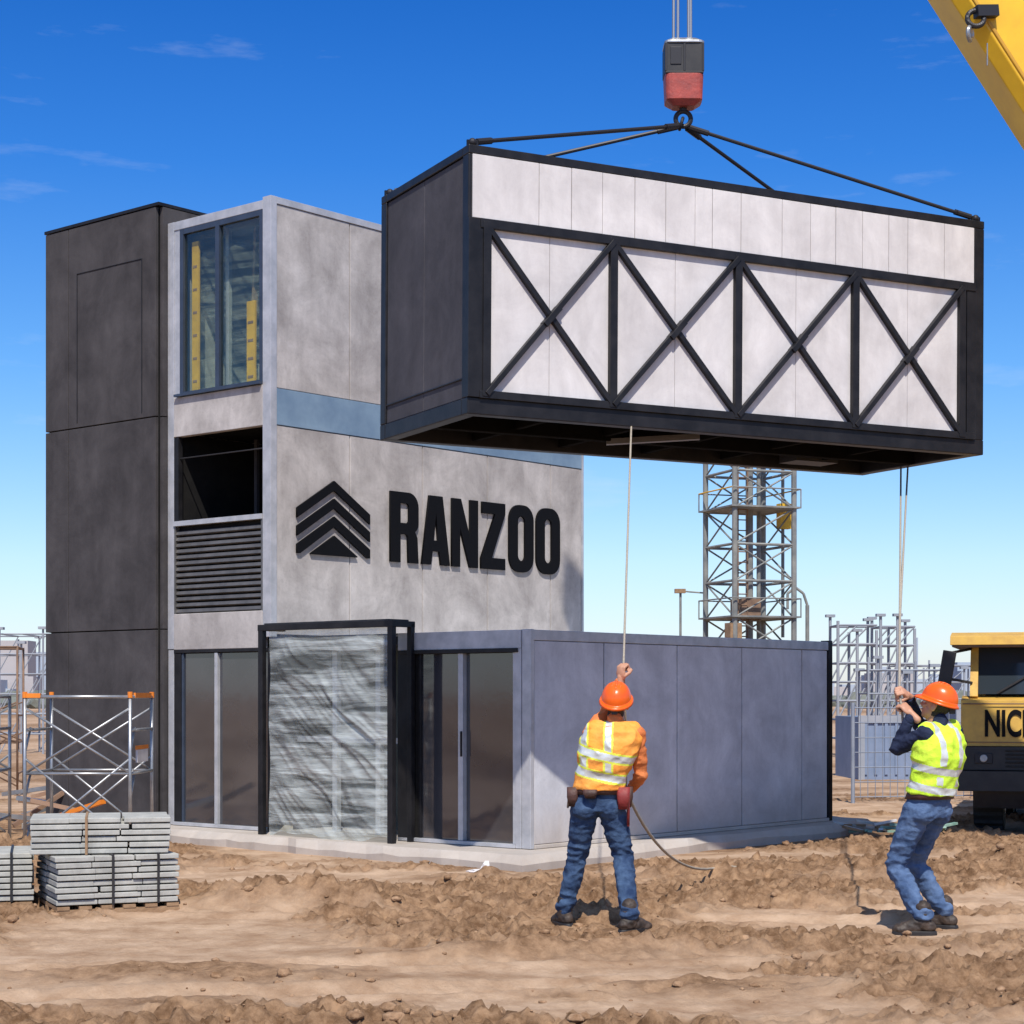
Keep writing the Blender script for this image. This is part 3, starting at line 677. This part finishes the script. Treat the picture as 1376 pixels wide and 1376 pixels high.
def head(parent,c,f,up,hair='hair'):
    f=Vector(f).normalized();up=Vector(up);up=(up-f*up.dot(f)).normalized();r=f.cross(up).normalized();c=Vector(c)
    P=lambda x,y,z:c+r*x+f*y+up*z
    mb=MB()
    mb.ell(P(0,-.012,.028),[r*.077,f*.094,up*.092],'skin');mb.ell(P(0,.025,-.045),[r*.058,f*.062,up*.068],'skin')
    mb.ell(P(0,.055,-.085),[r*.028,f*.026,up*.022],'skin')
    mb.limb([(P(0,.082,.01),.009),(P(0,.102,-.022),.012)],'skin');mb.sph(P(.011,.094,-.026),.008,'skin');mb.sph(P(-.011,.094,-.026),.008,'skin')
    for sg in(-1,1):
        mb.ell(P(sg*.079,-.008,-.008),[r*.009,f*.019,up*.031],'skin');mb.ell(P(sg*.035,.066,-.02),[r*.022,f*.02,up*.02],'skin')
        mb.ell(P(sg*.03,.078,.022),[r*.02,f*.008,up*.007],'skin')
    mb.limb([(P(0,-.02,-.05),.056),(P(0,-.035,-.15),.060)],'skin')
    def lab(p):
        d=p-c;y=d.dot(f);z=d.dot(up);x=abs(d.dot(r))
        if z>.07 or (y<.0 and z>-.07 and not(x>.074 and y>-.03 and z<.03)) : return 1
        if y<.03 and z>.02 : return 1
        return 0
    remesh(mb,'head',parent,.0045,lab,['skin',hair],smooth=3)
    e=MB()
    for sg in(-1,1):
        e.sph(P(sg*.031,.074,.004),.0125,'eye');e.sph(P(sg*.031,.082,.004),.0062,'iris');e.limb([(P(sg*.018,.087,.024),.003),(P(sg*.045,.078,.026),.0025)],'hair')
    e.limb([(P(-.02,.081,-.055),.004),(P(0,.087,-.054),.0055),(P(.02,.081,-.055),.004)],'lip')
    e.obj('face_features',parent,0,True)
    h=MB();hc=P(0,-.008,.040)
    n=40
    def ring(sc,z,brim=0):
        out=[]
        for i in range(n):
            t=2*math.pi*i/n;cx,sy=math.sin(t),math.cos(t)
            ex=brim*(1+2.2*max(0,sy)**2)
            out.append(hc+r*cx*(.102*sc+ex)+f*sy*(.127*sc+ex)+up*(z-(.35*ex if brim else 0)))
        return out
    prof=[]
    for k in range(11):
        ph=math.pi/2*k/10;prof.append(ring(math.cos(ph)**.8 if k<10 else .02,.118*math.sin(ph)))
    low=[ring(1,-.002,.012),ring(1.0,-.012,.016),ring(.985,-.016,0),ring(.97,-.004,0)]
    allr=list(reversed(low))+[ring(1.005,.004,.0)]+prof
    vs=[p for rg_ in allr for p in rg_];fs=[]
    for j in range(len(allr)-1):
        for i in range(n): fs.append((j*n+i,j*n+(i+1)%n,(j+1)*n+(i+1)%n,(j+1)*n+i))
    fs.append(tuple(range((len(allr)-1)*n,len(allr)*n)));h.add(vs,fs,'helmet')
    for off in(-.03,0,.03):
        pts=[]
        for k in range(9):
            ph=math.radians(35+110*k/8);pts.append((hc+r*off*(1)+f*math.cos(ph)*.120*(1-abs(off)*2)+up*math.sin(ph)*(.119-abs(off)*.25),.008 if off==0 else .006))
        h.limb(pts,'helmet')
    h.obj('helmet',parent,0,True)
    k=MB();k.box(-.02,.02,-.01,.01,-.02,.02,'blk');
    o=k.obj('helmet_knob',parent,.003);o.matrix_local=Matrix.Translation(P(0,-.115,.0))
def person(name,J,cfg):
    root=empty(name);V3=Vector
    f=V3(cfg['f']).normalized();sd=V3((f.y,-f.x,0))
    pel,wst,cst,nk=[V3(J[k]) for k in('pelvis','waist','chest','neck')]
    def ringset(infl=0,full=True):
        ax=(nk-pel).normalized();R_=[]
        fr_=(f-ax*f.dot(ax)).normalized()
        for c,w_,dp in((pel+V3((0,0,-.06)),.135,.115),(pel,.165,.125),(pel.lerp(wst,.6),.155,.118),(wst,.15,.112),(wst.lerp(cst,.5),.163,.118),(cst,.180,.125),(cst.lerp(nk,.45),.190,.118),(cst.lerp(nk,.72),.165,.10),(cst.lerp(nk,.9),.10,.075)):
            R_.append((c,sd*(w_+infl),fr_*(dp+infl)))
        return R_
    body=MB();body.loft(ringset()[0:],'skin',28,2.3)
    segs=[]
    for sgn in('L','R'):
        hip,kn,an=[V3(J[k+sgn]) for k in('hip','knee','ankle')]
        mid=hip.lerp(kn,.5)
        body.limb([(hip,.100),(mid,.086),(kn,.068),(kn.lerp(an,.3),.070),(kn.lerp(an,.8),.060),(an+V3((0,0,.03)),.066)],'skin')
        segs+= [(hip,kn,.1,.07,0),(kn,an,.07,.06,0)]
        sh,elb,wr=[V3(J[k+sgn]) for k in('sh','elbow','wrist')]
        body.limb([(sh,.062),(sh.lerp(elb,.5),.054),(elb,.045),(elb.lerp(wr,.35),.044),(elb.lerp(wr,.9),.032)],'skin')
        body.limb([(sh,.065),(cst.lerp(nk,.6),.08)],'skin')
        segs+= [(sh,elb,.06,.045,1),(elb,wr,.045,.03,2)]
        body.sph(hip+ -f*.03,.098,'skin')
    body.limb([(cst.lerp(nk,.8),.065),(nk+V3((0,0,.02)),.052)],'skin')
    segs+=[(pel+V3((0,0,-.05)),pel.lerp(wst,.45),.15,.15,0),(wst,cst,.15,.16,1),(cst,nk,.15,.06,1)]
    def lab(p):
        best=9;bi=0
        for a,b_,ra,rb,k in segs:
            d_,t=segd(p,a,b_,ra,rb)
            if d_<best: best=d_;bi=k
        return bi
    kz=(J['kneeL'][2]+J['kneeR'][2])/2
    def wfn(p):
        if p.z>pel.z+.1: return .9
        return .75+.7*math.exp(-((p.z-kz)/.12)**2)+.9*math.exp(-((p.z-.17)/.07)**2)
    remesh(body,'body',root,.0075,lab,[cfg['legs'],cfg['shirt'],cfg['fore']],.0095,(10,10,17),3,wfn)
    v=MB();rs=ringset(.026)[2:];v.loft(rs,'skin',32,2.3)
    for sgn in('L','R'):
        sh=V3(J['sh'+sgn]);v.limb([(sh.lerp(nk,.18),.074),(cst.lerp(nk,.7),.085)],'skin')
    ax=(cst-pel).normalized()
    def vlab(p):
        d_=p-pel;h=d_.dot(ax);x_=abs(d_.dot(sd))
        for c_ in cfg['bands']:
            if abs(h-c_)<.024: return 1
            if abs(h-c_)<.038: return 2
        if h>cfg['bands'][0]:
            if abs(x_-.085)<.022:return 1
            if abs(x_-.085)<.034:return 2
        return 0
    remesh(v,'hi_vis_vest',root,.005,vlab,[cfg['vest'],'refl',cfg['edge']],.011,(8,8,11),3)
    bl=MB();c=pel.lerp(wst,.52);ax2=(wst-pel).normalized()
    bl.loft([(c-ax2*.028,sd*.178,f*.142),(c+ax2*.028,sd*.172,f*.136)],'leather',32,2.3)
    if cfg.get('pouch'):
        for x_,y_,ww,hh,kk in((-.175,-.06,.04,.13,'leather'),(-.185,.03,.035,.10,'redl'),(.17,-.07,.045,.15,'redl'),(.19,.03,.04,.14,'leather'),(-.05,-.13,.05,.06,'leather')):
            q3=c+sd*x_+f*y_-V3((0,0,hh*.35));bl.loft([(q3-V3((0,0,hh/2)),sd*ww*.7,f*.035),(q3,sd*ww,f*.045),(q3+V3((0,0,hh/2)),sd*ww,f*.04)],kk,16,4)
        q3=c+sd*.2-f*.02;bl.limb([(q3,.012),(q3-V3((0,0,.24)),.01)],'redl');bl.limb([(c-sd*.2,.01),(c-sd*.215-V3((0,0,.12)),.008)],'steel')
    bl.obj('tool_belt',root,0,True)
    for sgn in('L','R'):
        boot(root,'boot_'+sgn,J['ankle'+sgn],cfg['toe'+sgn])
        wr=V3(J['wrist'+sgn]);hand(root,'hand_'+sgn,wr,cfg['hw'+sgn],cfg['hn'+sgn],cfg['ts'+sgn])
        a=V3(J['elbow'+sgn]);c2=MB();dd=(wr-a).normalized()
        c2.cyl(wr-dd*.06,wr-dd*.02,.036,cfg['fore'],20,.037);c2.obj('cuff_'+sgn,root,.003,True)
    head(root,J['head'],cfg['hf'],cfg['hup'])
    return root
J1=dict(pelvis=(.585,12.93,.88),waist=(.605,12.90,1.03),chest=(.655,12.87,1.22),neck=(.70,12.87,1.42),head=(.712,12.90,1.545),
 hipL=(.50,12.93,.84),hipR=(.675,12.93,.84),kneeL=(.452,13.04,.50),kneeR=(.765,12.98,.50),ankleL=(.368,13.10,.11),ankleR=(.79,12.73,.11),
 shL=(.545,12.88,1.35),shR=(.845,12.87,1.335),elbowL=(.69,13.10,1.53),elbowR=(.885,12.93,1.06),wristL=(.745,12.99,1.71),wristR=(.83,13.14,.955))
C1=dict(f=(.12,1,0),legs='denim',shirt='sorange',fore='sorange',vest='vorange',edge='limeedge',bands=(.20,.34),pouch=True,
 toeL=(-.35,1,0),toeR=(.75,.65,0),hwL=(.05,-.1,1),hnL=(.6,.5,0),tsL=-1,hwR=(-.35,.6,-.3),hnR=(.2,.4,.7),tsR=1,hf=(.15,.8,.42),hup=(0,-.4,.9))
person('construction_worker',J1,C1)
J2=dict(pelvis=(2.80,12.76,.85),waist=(2.84,12.73,1.01),chest=(2.87,12.72,1.20),neck=(2.885,12.74,1.41),head=(2.868,12.77,1.535),
 hipL=(2.725,12.71,.82),hipR=(2.865,12.82,.82),kneeL=(2.60,12.82,.455),kneeR=(2.77,13.02,.46),ankleL=(2.745,12.63,.11),ankleR=(2.97,12.97,.11),
 shL=(2.76,12.62,1.34),shR=(3.0,12.84,1.35),elbowL=(2.60,12.80,1.24),elbowR=(2.80,13.0,1.40),wristL=(2.70,12.76,1.475),wristR=(2.70,12.87,1.60))
C2=dict(f=(-.65,.76,0),legs='denim2',shirt='navy',fore='navy',vest='vlime',edge='vlime',bands=(.14,.27),pouch=False,
 toeL=(-1,.15,0),toeR=(-.85,.5,0),hwL=(-.5,.2,.55),hnL=(-.5,.5,.0),tsL=-1,hwR=(-.55,-.5,.35),hnR=(-.4,-.1,.0),tsR=1,hf=(-.75,.45,.3),hup=(.3,-.2,.9))
person('construction_worker',J2,C2)

def rope(name,pts,r=.011,sag=0,n=16):
    c=D.curves.new(name,'CURVE');c.dimensions='3D';c.bevel_depth=r;c.bevel_resolution=2
    sp=c.splines.new('POLY');P=[]
    for a,b_ in zip(pts[:-1],pts[1:]):
        a=Vector(a);b_=Vector(b_)
        for i in range(n): P.append(a.lerp(b_,i/n)-Vector((0,0,sag*math.sin(math.pi*i/n)*(b_-a).length)))
    P.append(Vector(pts[-1]));sp.points.add(len(P)-1)
    for i,p in enumerate(P): sp.points[i].co=(*p,1)
    c.materials.append(M['rope']);o=D.objects.new(name,c);COL.objects.link(o);return o
g1=grip_centre(J1['wristL'],C1['hwL'],C1['hnL']);g1b=grip_centre(J1['wristR'],C1['hwR'],C1['hnR'])
rope('tag_rope',[(1.03,16.32,3.93),g1,(.80,13.22,1.3),g1b],.008)
def bez(p0,p1,p2,n=14):
    p0,p1,p2=map(Vector,(p0,p1,p2));return [p0*(1-t)**2+p1*2*t*(1-t)+p2*t*t for t in [i/n for i in range(n+1)]]
rope('tag_rope',bez(g1b,(1.12,14.1,.25),(1.72,16.2,.12))+[(1.9,16.25,.13),(1.86,16.5,.11),(2.2,16.4,.10)],.011,0,2)
g2=grip_centre(J2['wristL'],C2['hwL'],C2['hnL']);g2b=grip_centre(J2['wristR'],C2['hwR'],C2['hnR'])
rope('tag_rope',[(3.93,19.1,3.91),(g2b*.75+Vector((3.93,19.1,3.91))*.25)],.009)
rope('tag_rope',[(4.0,19.1,3.91),(g2b*.75+Vector((3.93,19.1,3.91))*.25),g2b,g2,g2+Vector((.03,.05,-.25))],.009)

# ------------------------------------------------------------ slab stacks
def stack(name,loc,rz,L_,W_,rows,pal=True):
    e_=empty(name,loc,rz);s=MB();h=.045
    z=.10 if pal else 0
    for r_ in range(rows):
        cuts=[-L_/2,-L_/2+L_*random.uniform(.28,.4),-L_/2+L_*random.uniform(.6,.72),L_/2]
        for k in range(3):
            for j in range(2):
                dx=random.uniform(-.012,.012);dy=random.uniform(-.012,.012);y0=-W_/2+j*W_/2
                s.box(cuts[k]+.002+dx,cuts[k+1]-.002+dx,y0+.002+dy,y0+W_/2-.002+dy,z+.004+random.uniform(0,.002),z+h-.005,'pale')
        z+=h
    s.obj('paving_slabs',e_,.005)
    if pal:
        s=MB()
        for y in(-W_/2+.05,0,W_/2-.05): s.box(-L_/2,L_/2,y-.045,y+.045,0,.07,'wood')
        for k in range(6):
            x=-L_/2+.05+k*(L_-.1)/5;s.box(x-.045,x+.045,-W_/2,W_/2,.071,.095,'wood')
        s.obj('pallet',e_)
    s=MB();z0=.1 if pal else 0
    for x in(-L_*.05,L_*.32) if pal else(-.1,):
        k_='blk' if pal else 'wood'
        s.box(x-.009,x+.009,-W_/2-.018,-W_/2-.014,z0,z+.004,k_);s.box(x-.009,x+.009,-W_/2-.016,W_/2+.016,z+.0,z+.004,k_)
    s.obj('strap',e_)
    return z
zt=stack('paving_slab_stack',(-3.03,14.15,-.02),math.radians(24),.90,.80,8)
stack('paving_slab_stack',(-3.08,14.15,zt-.02),math.radians(12),1.0,.66,6,False)
stack('paving_slab_stack',(-4.05,14.25,-.02),math.radians(14),.85,.75,8)

def scaffold(name,loc,rz,L_=1.0,Wd=.85,Ht=1.6,caps=True,m_='steel'):
    e_=empty(name,loc,rz);s=MB();r=.018
    for x in(0,L_):
        for y in(0,Wd):
            s.cyl((x,y,0),(x,y,Ht),r,m_);s.cyl((x,y,0),(x,y,.01),.05,m_)
        for z in(.35,.85,1.28,Ht-.02): s.cyl((x,0,z),(x,Wd,z),r*.9,m_)
        for z in(.1,.6,1.05): s.cyl((x,.2,z+.25),(x,.0,z),r*.7,m_)
    for y in(0,Wd):
        s.cyl((0,y,.15),(L_,y,1.0),r*.7,m_);s.cyl((0,y,1.0),(L_,y,.15),r*.7,m_)
        s.cyl((0,y,.85),(L_,y,1.5),r*.7,m_);s.cyl((0,y,1.5),(L_,y,.85),r*.7,m_)
        s.cyl((0,y,Ht-.02),(L_,y,Ht-.02),r,m_);s.cyl((0,y,.85),(L_,y,.85),r*.8,m_)
    s.obj('tubes',e_,0,True)
    s=MB()
    if caps:
        for x,y in((0,0),(L_,0),(L_,Wd),(0,Wd)): s.cyl((x,y,Ht-.03),(x,y,Ht+.03),.025,'orange');
        s.box(.02,.16,-.02,.02,Ht-.03,Ht+.015,'orange');s.box(L_,L_+.02,.15,.85,Ht-.03,Ht+.02,'orange')
        s.box(L_-.02,L_+.0,.3,.8,Ht-.55,Ht-.51,'orange');s.box(L_-.02,L_+.0,.32,.78,Ht-.68,Ht-.552,'panel')
        s.obj('orange_caps',e_)
scaffold('scaffold_frame',(-4.82,18.7,-.02),math.radians(-2),1.05,.95,1.63)
scaffold('scaffold_frame',(-6.35,18.9,-.02),math.radians(6),1.15,.95,1.63,False)
for i,(x,y,rz) in enumerate(((-9.5,30,10),(-11.5,31,0),(-8.2,36,-5))):
    scaffold('scaffold_frame',(x,y,0),math.radians(rz),1.6,1.2,2.4,False,'rust')

# ------------------------------------------------------------ truck
T=empty('dump_truck',(5.20,21.9,0),math.radians(-17))
M['tyel']=mat('truck_yellow_paint',(.72,.45,.08),.5,0,(.56,.33,.07),5,bump=.08)
s=MB()
def prism(mb,prof,x0,x1,k):
    n=len(prof);vs=[(x0,y,z) for y,z in prof]+[(x1,y,z) for y,z in prof]
    mb.add(vs,[tuple(range(n)),tuple(reversed(range(n,2*n)))]+[(i,(i+1)%n,(i+1)%n+n,i+n) for i in range(n)],k)
prism(s,[(0,1.02),(.03,1.55),(.30,1.60),(1.6,1.60),(1.6,1.02)],0,2.1,'tyel')
for x in(.10,1.88): s.beam((x+.04,.14,1.58),(x+.04,.36,2.2),.09,.09,'tyel')
s.beam((1.04,.16,1.58),(1.04,.36,2.2),.03,.03,'blk')
for x in(0.10,1.92): s.box(x,x+.08,1.5,1.6,1.6,2.2,'tyel');s.box(x,x+.08,.95,1.03,1.6,2.2,'tyel')
prism(s,[(-.02,2.19),(0.0,2.29),(.25,2.34),(1.75,2.34),(1.75,2.19)],-.12,2.2,'tyel')
s.box(-.10,2.18,.0,1.7,2.165,2.188,'rust')
for x in(.03,2.03): s.cyl((x+.02,-.005,1.07),(x+.02,-.02,1.07),.02,'blk');
s.box(.02,2.08,-.006,.0,1.50,1.515,'rust');s.box(.02,2.08,-.008,.0,1.06,1.07,'rust')
s.obj('cab',T,.02)
s=MB();vs=[(.18,.17,1.62),(1.90,.17,1.62),(1.90,.33,2.17),(.18,.33,2.17)];s.add(vs+[(v[0],v[1]+.02,v[2]) for v in vs],[(0,1,2,3),(4,7,6,5),(0,4,5,1),(2,6,7,3),(1,5,6,2),(0,3,7,4)],'wglass')
s.box(.14,.16,.4,.94,1.65,2.16,'wglass');s.box(1.94,1.96,.4,.94,1.65,2.16,'wglass');s.box(.2,1.9,1.5,1.53,1.6,2.16,'int')
s.beam((.4,.15,1.63),(.85,.22,1.9),.012,.02,'blk');s.beam((1.2,.15,1.63),(1.6,.22,1.9),.012,.02,'blk')
s.obj('windscreen',T)
s=MB()
s.box(.0,2.1,-.04,.5,.74,1.015,'blk');s.box(-.03,2.13,-.10,.4,.50,.735,'blk')
for k in range(5): s.box(.5,1.6,-.055,-.04,.78+k*.045,.80+k*.045,'rub')
for x in(.16,1.72): s.box(x,x+.2,-.06,-.035,.82,.94,'cable');s.cyl((x+.1,-.075,.88),(x+.1,-.055,.88),.045,'steel',16)
prism(s,[(-.02,.50),(.06,.30),(.3,.30),(.4,.50)],.15,1.95,'blk')
s.box(.1,2.0,.4,5.2,.55,.75,'blk')
s.beam((-.14,-.03,1.8),(.12,.15,1.75),.03,.03,'blk');s.beam((-.10,-.03,2.1),(.1,.3,2.15),.03,.03,'blk')
s.beam((-.19,-.03,1.70),(-.12,-.03,2.12),.15,.08,'blk',(0,1,0))
s.cyl((2.2,1.9,.9),(2.2,1.9,2.4),.07,'blk')
s.obj('bumper_and_mirrors',T,.01)
s=MB()
for y in(.75,3.6,4.6):
    for x in(.12,1.62):
        s.cyl((x,y,.44),(x+.34,y,.44),.45,'rub',32);s.cyl((x-.01,y,.44),(x+.35,y,.44),.24,'steel',20)
        for k in range(24):
            t=2*math.pi*k/24;s.box(x+.01,x+.33,y+.45*math.cos(t)-.02,y+.45*math.cos(t)+.02,.44+.45*math.sin(t)-.02,.44+.45*math.sin(t)+.02,'rub')
s.obj('wheels',T)
s=MB();prism(s,[(1.85,.95),(1.75,2.15),(5.6,2.1),(5.3,.85)],.12,2.15,'tyel')
for k in range(6): s.box(.07,.12,2.1+k*.6,2.2+k*.6,.95,2.05,'tyel')
s.obj('dump_body',T,.015)
fc=D.curves.new('t','FONT');fc.body='NICLA';fc.size=.42;fc.extrude=.006;fc.offset=.012
fo=D.objects.new('t',fc);COL.objects.link(fo);bpy.context.view_layer.update()
fm=D.meshes.new_from_object(fo.evaluated_get(bpy.context.evaluated_depsgraph_get()));D.objects.remove(fo);fm.materials.clear();fm.materials.append(M['logo'])
fo=D.objects.new('lettering',fm);COL.objects.link(fo);fo.parent=T;fo.location=(.26,.0,1.14);fo.rotation_euler=(math.radians(87),0,0);fo.scale=(.58,1,1)

# ------------------------------------------------------------ lattice tower and distance
LT=empty('lattice_tower',(5.65,45,0),math.radians(20));s=MB();w_=1.55;Ht=10.3
legs=[(-w_/2,-w_/2),(w_/2,-w_/2),(w_/2,w_/2),(-w_/2,w_/2)]
for x,y in legs: s.cyl((x,y,0),(x,y,Ht),.065,'towerc')
nl=12
for k in range(nl):
    z0=Ht*k/nl;z1=Ht*(k+1)/nl
    for i in range(4):
        a=legs[i];b_=legs[(i+1)%4]
        s.cyl((*a,z1),(*b_,z1),.035,'towerc',6)
        s.cyl((*a,z0),(*b_,z1),.022,'towerc',6)
        if (k+i)%2: s.cyl((*b_,z0),(*a,z1),.022,'towerc',6)
    if k in(3,6,9):
        s.box(-w_/2-.12,w_/2+.12,-w_/2-.12,w_/2+.12,z1,z1+.04,'towerc')
        for x in(-w_/2-.12,w_/2+.12):
            s.cyl((x,-w_/2-.12,z1+.45),(x,w_/2+.12,z1+.45),.018,'yel' if k==6 else 'towerc',6);s.cyl((-w_/2-.12,x,z1+.45),(w_/2+.12,x,z1+.45),.018,'towerc',6)
            for y in(-w_/2-.12,w_/2+.12): s.cyl((x,y,z1),(x,y,z1+.45),.018,'towerc',6)
s.cyl((0,0,0),(0,0,Ht-.5),.09,'towerc');s.cyl((.35,.2,0),(.35,.2,Ht-1),.05,'towerc')
for x in(-.45,-.2): s.cyl((x,-.3,0),(x,-.3,Ht),.02,'rust',6)
for k in range(40): s.cyl((-.45,-.3,k*.25),(-.2,-.3,k*.25),.015,'rust',5)
s.box(-.35,.15,-.3,.3,3.4,3.9,'rust');s.box(-.9,-.6,-.8,-.5,2.0,3.3,'wood');s.cyl((w_/2+.12,0,3),(w_/2+.12,0,9.5),.04,'towerc');s.box(w_/2,w_/2+.3,-.1,.1,5.6,6.2,'yel')
s.obj('lattice',LT)
SLp=empty('site_floodlight',(4.1,46,0));s=MB();s.cyl((0,0,0),(0,0,4.15),.03,'towerc');s.box(-.14,.12,-.1,.1,4.1,4.20,'wood');s.cyl((.0,0,4.15),(.6,0,4.1),.02,'towerc');s.obj('pole',SLp)
HK=empty('jib_hoist',(7.5,48,0));s=MB();s.cyl((0,0,0),(0,0,3.9),.05,'towerc');s.tube([(0,0,3.9),(-.1,0,4.2),(-.3,0,4.35),(-.5,0,4.2),(-.5,0,3.8)],.035,'towerc');s.obj('arm',HK)
def gridframe(name,loc,nx_,nz_,dx,dz,dy,m_,r=.03,rz=0,ny_=2):
    e_=empty(name,loc,rz);s=MB()
    for j in range(ny_):
        for i in range(nx_+1):
            hh=nz_*dz+random.uniform(-.5,.6)*dz
            s.cyl((i*dx,j*dy,0),(i*dx,j*dy,hh),r,m_,6)
            if random.random()<.5:s.box(i*dx-.12,i*dx+.12,j*dy-.1,j*dy+.1,hh,hh+.07,m_)
        for k in range(1,nz_+1): s.cyl((0,j*dy,k*dz),(nx_*dx,j*dy,k*dz),r*.8,m_,6)
        for i in range(nx_):
            for k in range(0,nz_,2):
                if random.random()<.5: s.cyl((i*dx,j*dy,k*dz),((i+1)*dx,j*dy,dz*(k+2 if k+2<=nz_ else nz_)),r*.6,m_,5)
    for i in range(nx_+1):
        for k in range(1,nz_+1): s.cyl((i*dx,0,k*dz),(i*dx,dy*(ny_-1),k*dz),r*.7,m_,5)
    s.obj('members',e_)
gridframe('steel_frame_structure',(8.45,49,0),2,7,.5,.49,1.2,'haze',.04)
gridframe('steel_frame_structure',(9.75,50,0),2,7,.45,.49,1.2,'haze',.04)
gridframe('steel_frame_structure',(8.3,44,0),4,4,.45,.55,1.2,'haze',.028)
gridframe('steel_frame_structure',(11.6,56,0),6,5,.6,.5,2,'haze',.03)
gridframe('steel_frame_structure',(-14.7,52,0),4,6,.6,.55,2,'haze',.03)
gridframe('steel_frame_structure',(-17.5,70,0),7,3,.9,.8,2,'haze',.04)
def meshfence(name,p0,p1,h,m_,n_=8,fine=.12):
    e_=empty(name,p0);s=MB();d_=Vector(p1)-Vector(p0);Ln=d_.length;d_.normalize()
    for i in range(n_+1): s.cyl(d_*Ln*i/n_,d_*Ln*i/n_+Vector((0,0,h)),.03,m_,6)
    k=0
    while k*fine<Ln: s.cyl(d_*k*fine+Vector((0,0,.08)),d_*k*fine+Vector((0,0,h-.05)),.006,m_,4);k+=1
    z=.1
    while z<h: s.cyl(Vector((0,0,z)),d_*Ln+Vector((0,0,z)),.008,m_,4);z+=.22
    s.obj('mesh_panels',e_)
meshfence('site_fence',(5.05,28,0),(13,30,0),1.5,'fence',6)
meshfence('site_fence',(-18,27,0),(-7.3,25.5,0),1.35,'rust',9,.16)
def crate(name,loc,rz,w_,d_,h,m_):
    e_=empty(name,loc,rz);s=MB();s.box(0,w_,0,d_,0,h,m_);k=.1
    while k<w_: s.box(k,k+.06,-.03,0,.1,h-.1,m_);k+=.2
    for x in(0,w_-.1): s.box(x-.01,x+.11,-.05,-.0,0,h+.02,'haze')
    s.box(-.01,w_+.01,-.052,0,h-.1,h+.025,'haze');s.obj('shell',e_)
M['cblue']=mat('container_blue',(.17,.23,.34),.7,0,(.22,.28,.40),2)
M['ctan']=mat('container_rust',(.30,.18,.12),.8,0,(.38,.26,.18),2)
crate('storage_container',(6.6,36,0),.05,1.6,2,1.2,'cblue');crate('storage_container',(9.4,40,0),0,4,2,1.4,'cblue')
crate('storage_container',(-14.2,36,0),.1,3.2,2,1.3,'ctan');crate('storage_container',(-10.2,42,0),0,3.4,2,1.1,'cblue')
s=MB()
for k in range(34):
    x=-5.5-random.random()*3.2;y=21+random.random()*4;a=random.uniform(-.7,.7);l=random.uniform(.5,1.6)
    s.beam((x,y,.05+random.random()*.35),(x+math.cos(a)*l,y+math.sin(a)*l,.05+random.random()*.55),.08,.05,random.choice(['wood','rust','steel','ctan','orange']))
s.obj('timber_pile')
s=MB()
M['net']=mat('green_net',(.15,.30,.24),.8,0,(.3,.45,.38),10)
for k in range(36):
    a=random.uniform(0,6.28);p=Vector((4.45+random.uniform(-.5,.5),21.6+random.uniform(-.5,.4),.04+random.random()*.10))
    s.beam(p,p+Vector((math.cos(a)*.25,math.sin(a)*.25,random.uniform(-.03,.08))),.05,.025,random.choice(['net','steel','wood','net','panel']))
s.obj('net_and_offcuts')
s=MB();j=np.random.uniform(.55,1.3,(len(iv),1));s.add(iv*j*np.array([.05,.05,.07])+np.array([-.24,16.95,.05]),fi,'panel')
j=np.random.uniform(.6,1.3,(len(iv),1));s.add(iv*j*np.array([.10,.06,.02])+np.array([-.30,17.0,.02]),fi,'panel');s.obj('crumpled_plastic_bag')
s=MB()
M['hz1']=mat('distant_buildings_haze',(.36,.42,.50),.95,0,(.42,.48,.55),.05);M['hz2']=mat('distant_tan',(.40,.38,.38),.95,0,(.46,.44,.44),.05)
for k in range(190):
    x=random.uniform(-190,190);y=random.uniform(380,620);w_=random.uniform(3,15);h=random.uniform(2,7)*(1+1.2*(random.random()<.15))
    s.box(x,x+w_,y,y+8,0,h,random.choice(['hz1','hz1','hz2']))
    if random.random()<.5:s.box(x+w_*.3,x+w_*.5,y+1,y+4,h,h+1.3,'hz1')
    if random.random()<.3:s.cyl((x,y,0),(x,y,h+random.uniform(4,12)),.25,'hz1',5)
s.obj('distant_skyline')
M['fol']=mat('distant_foliage',(.13,.15,.13),.95,0,(.2,.21,.18),.3)
s=MB()
for k in range(500):
    x=random.uniform(-130,130);y=random.uniform(230,300);r=random.uniform(.5,1.6);j=np.random.uniform(.7,1.25,(len(iv),1))
    s.add(iv*j*np.array([r*1.4,r,r])+np.array([x,y,r*.55]),fi,'fol')
s.obj('distant_tree_line')
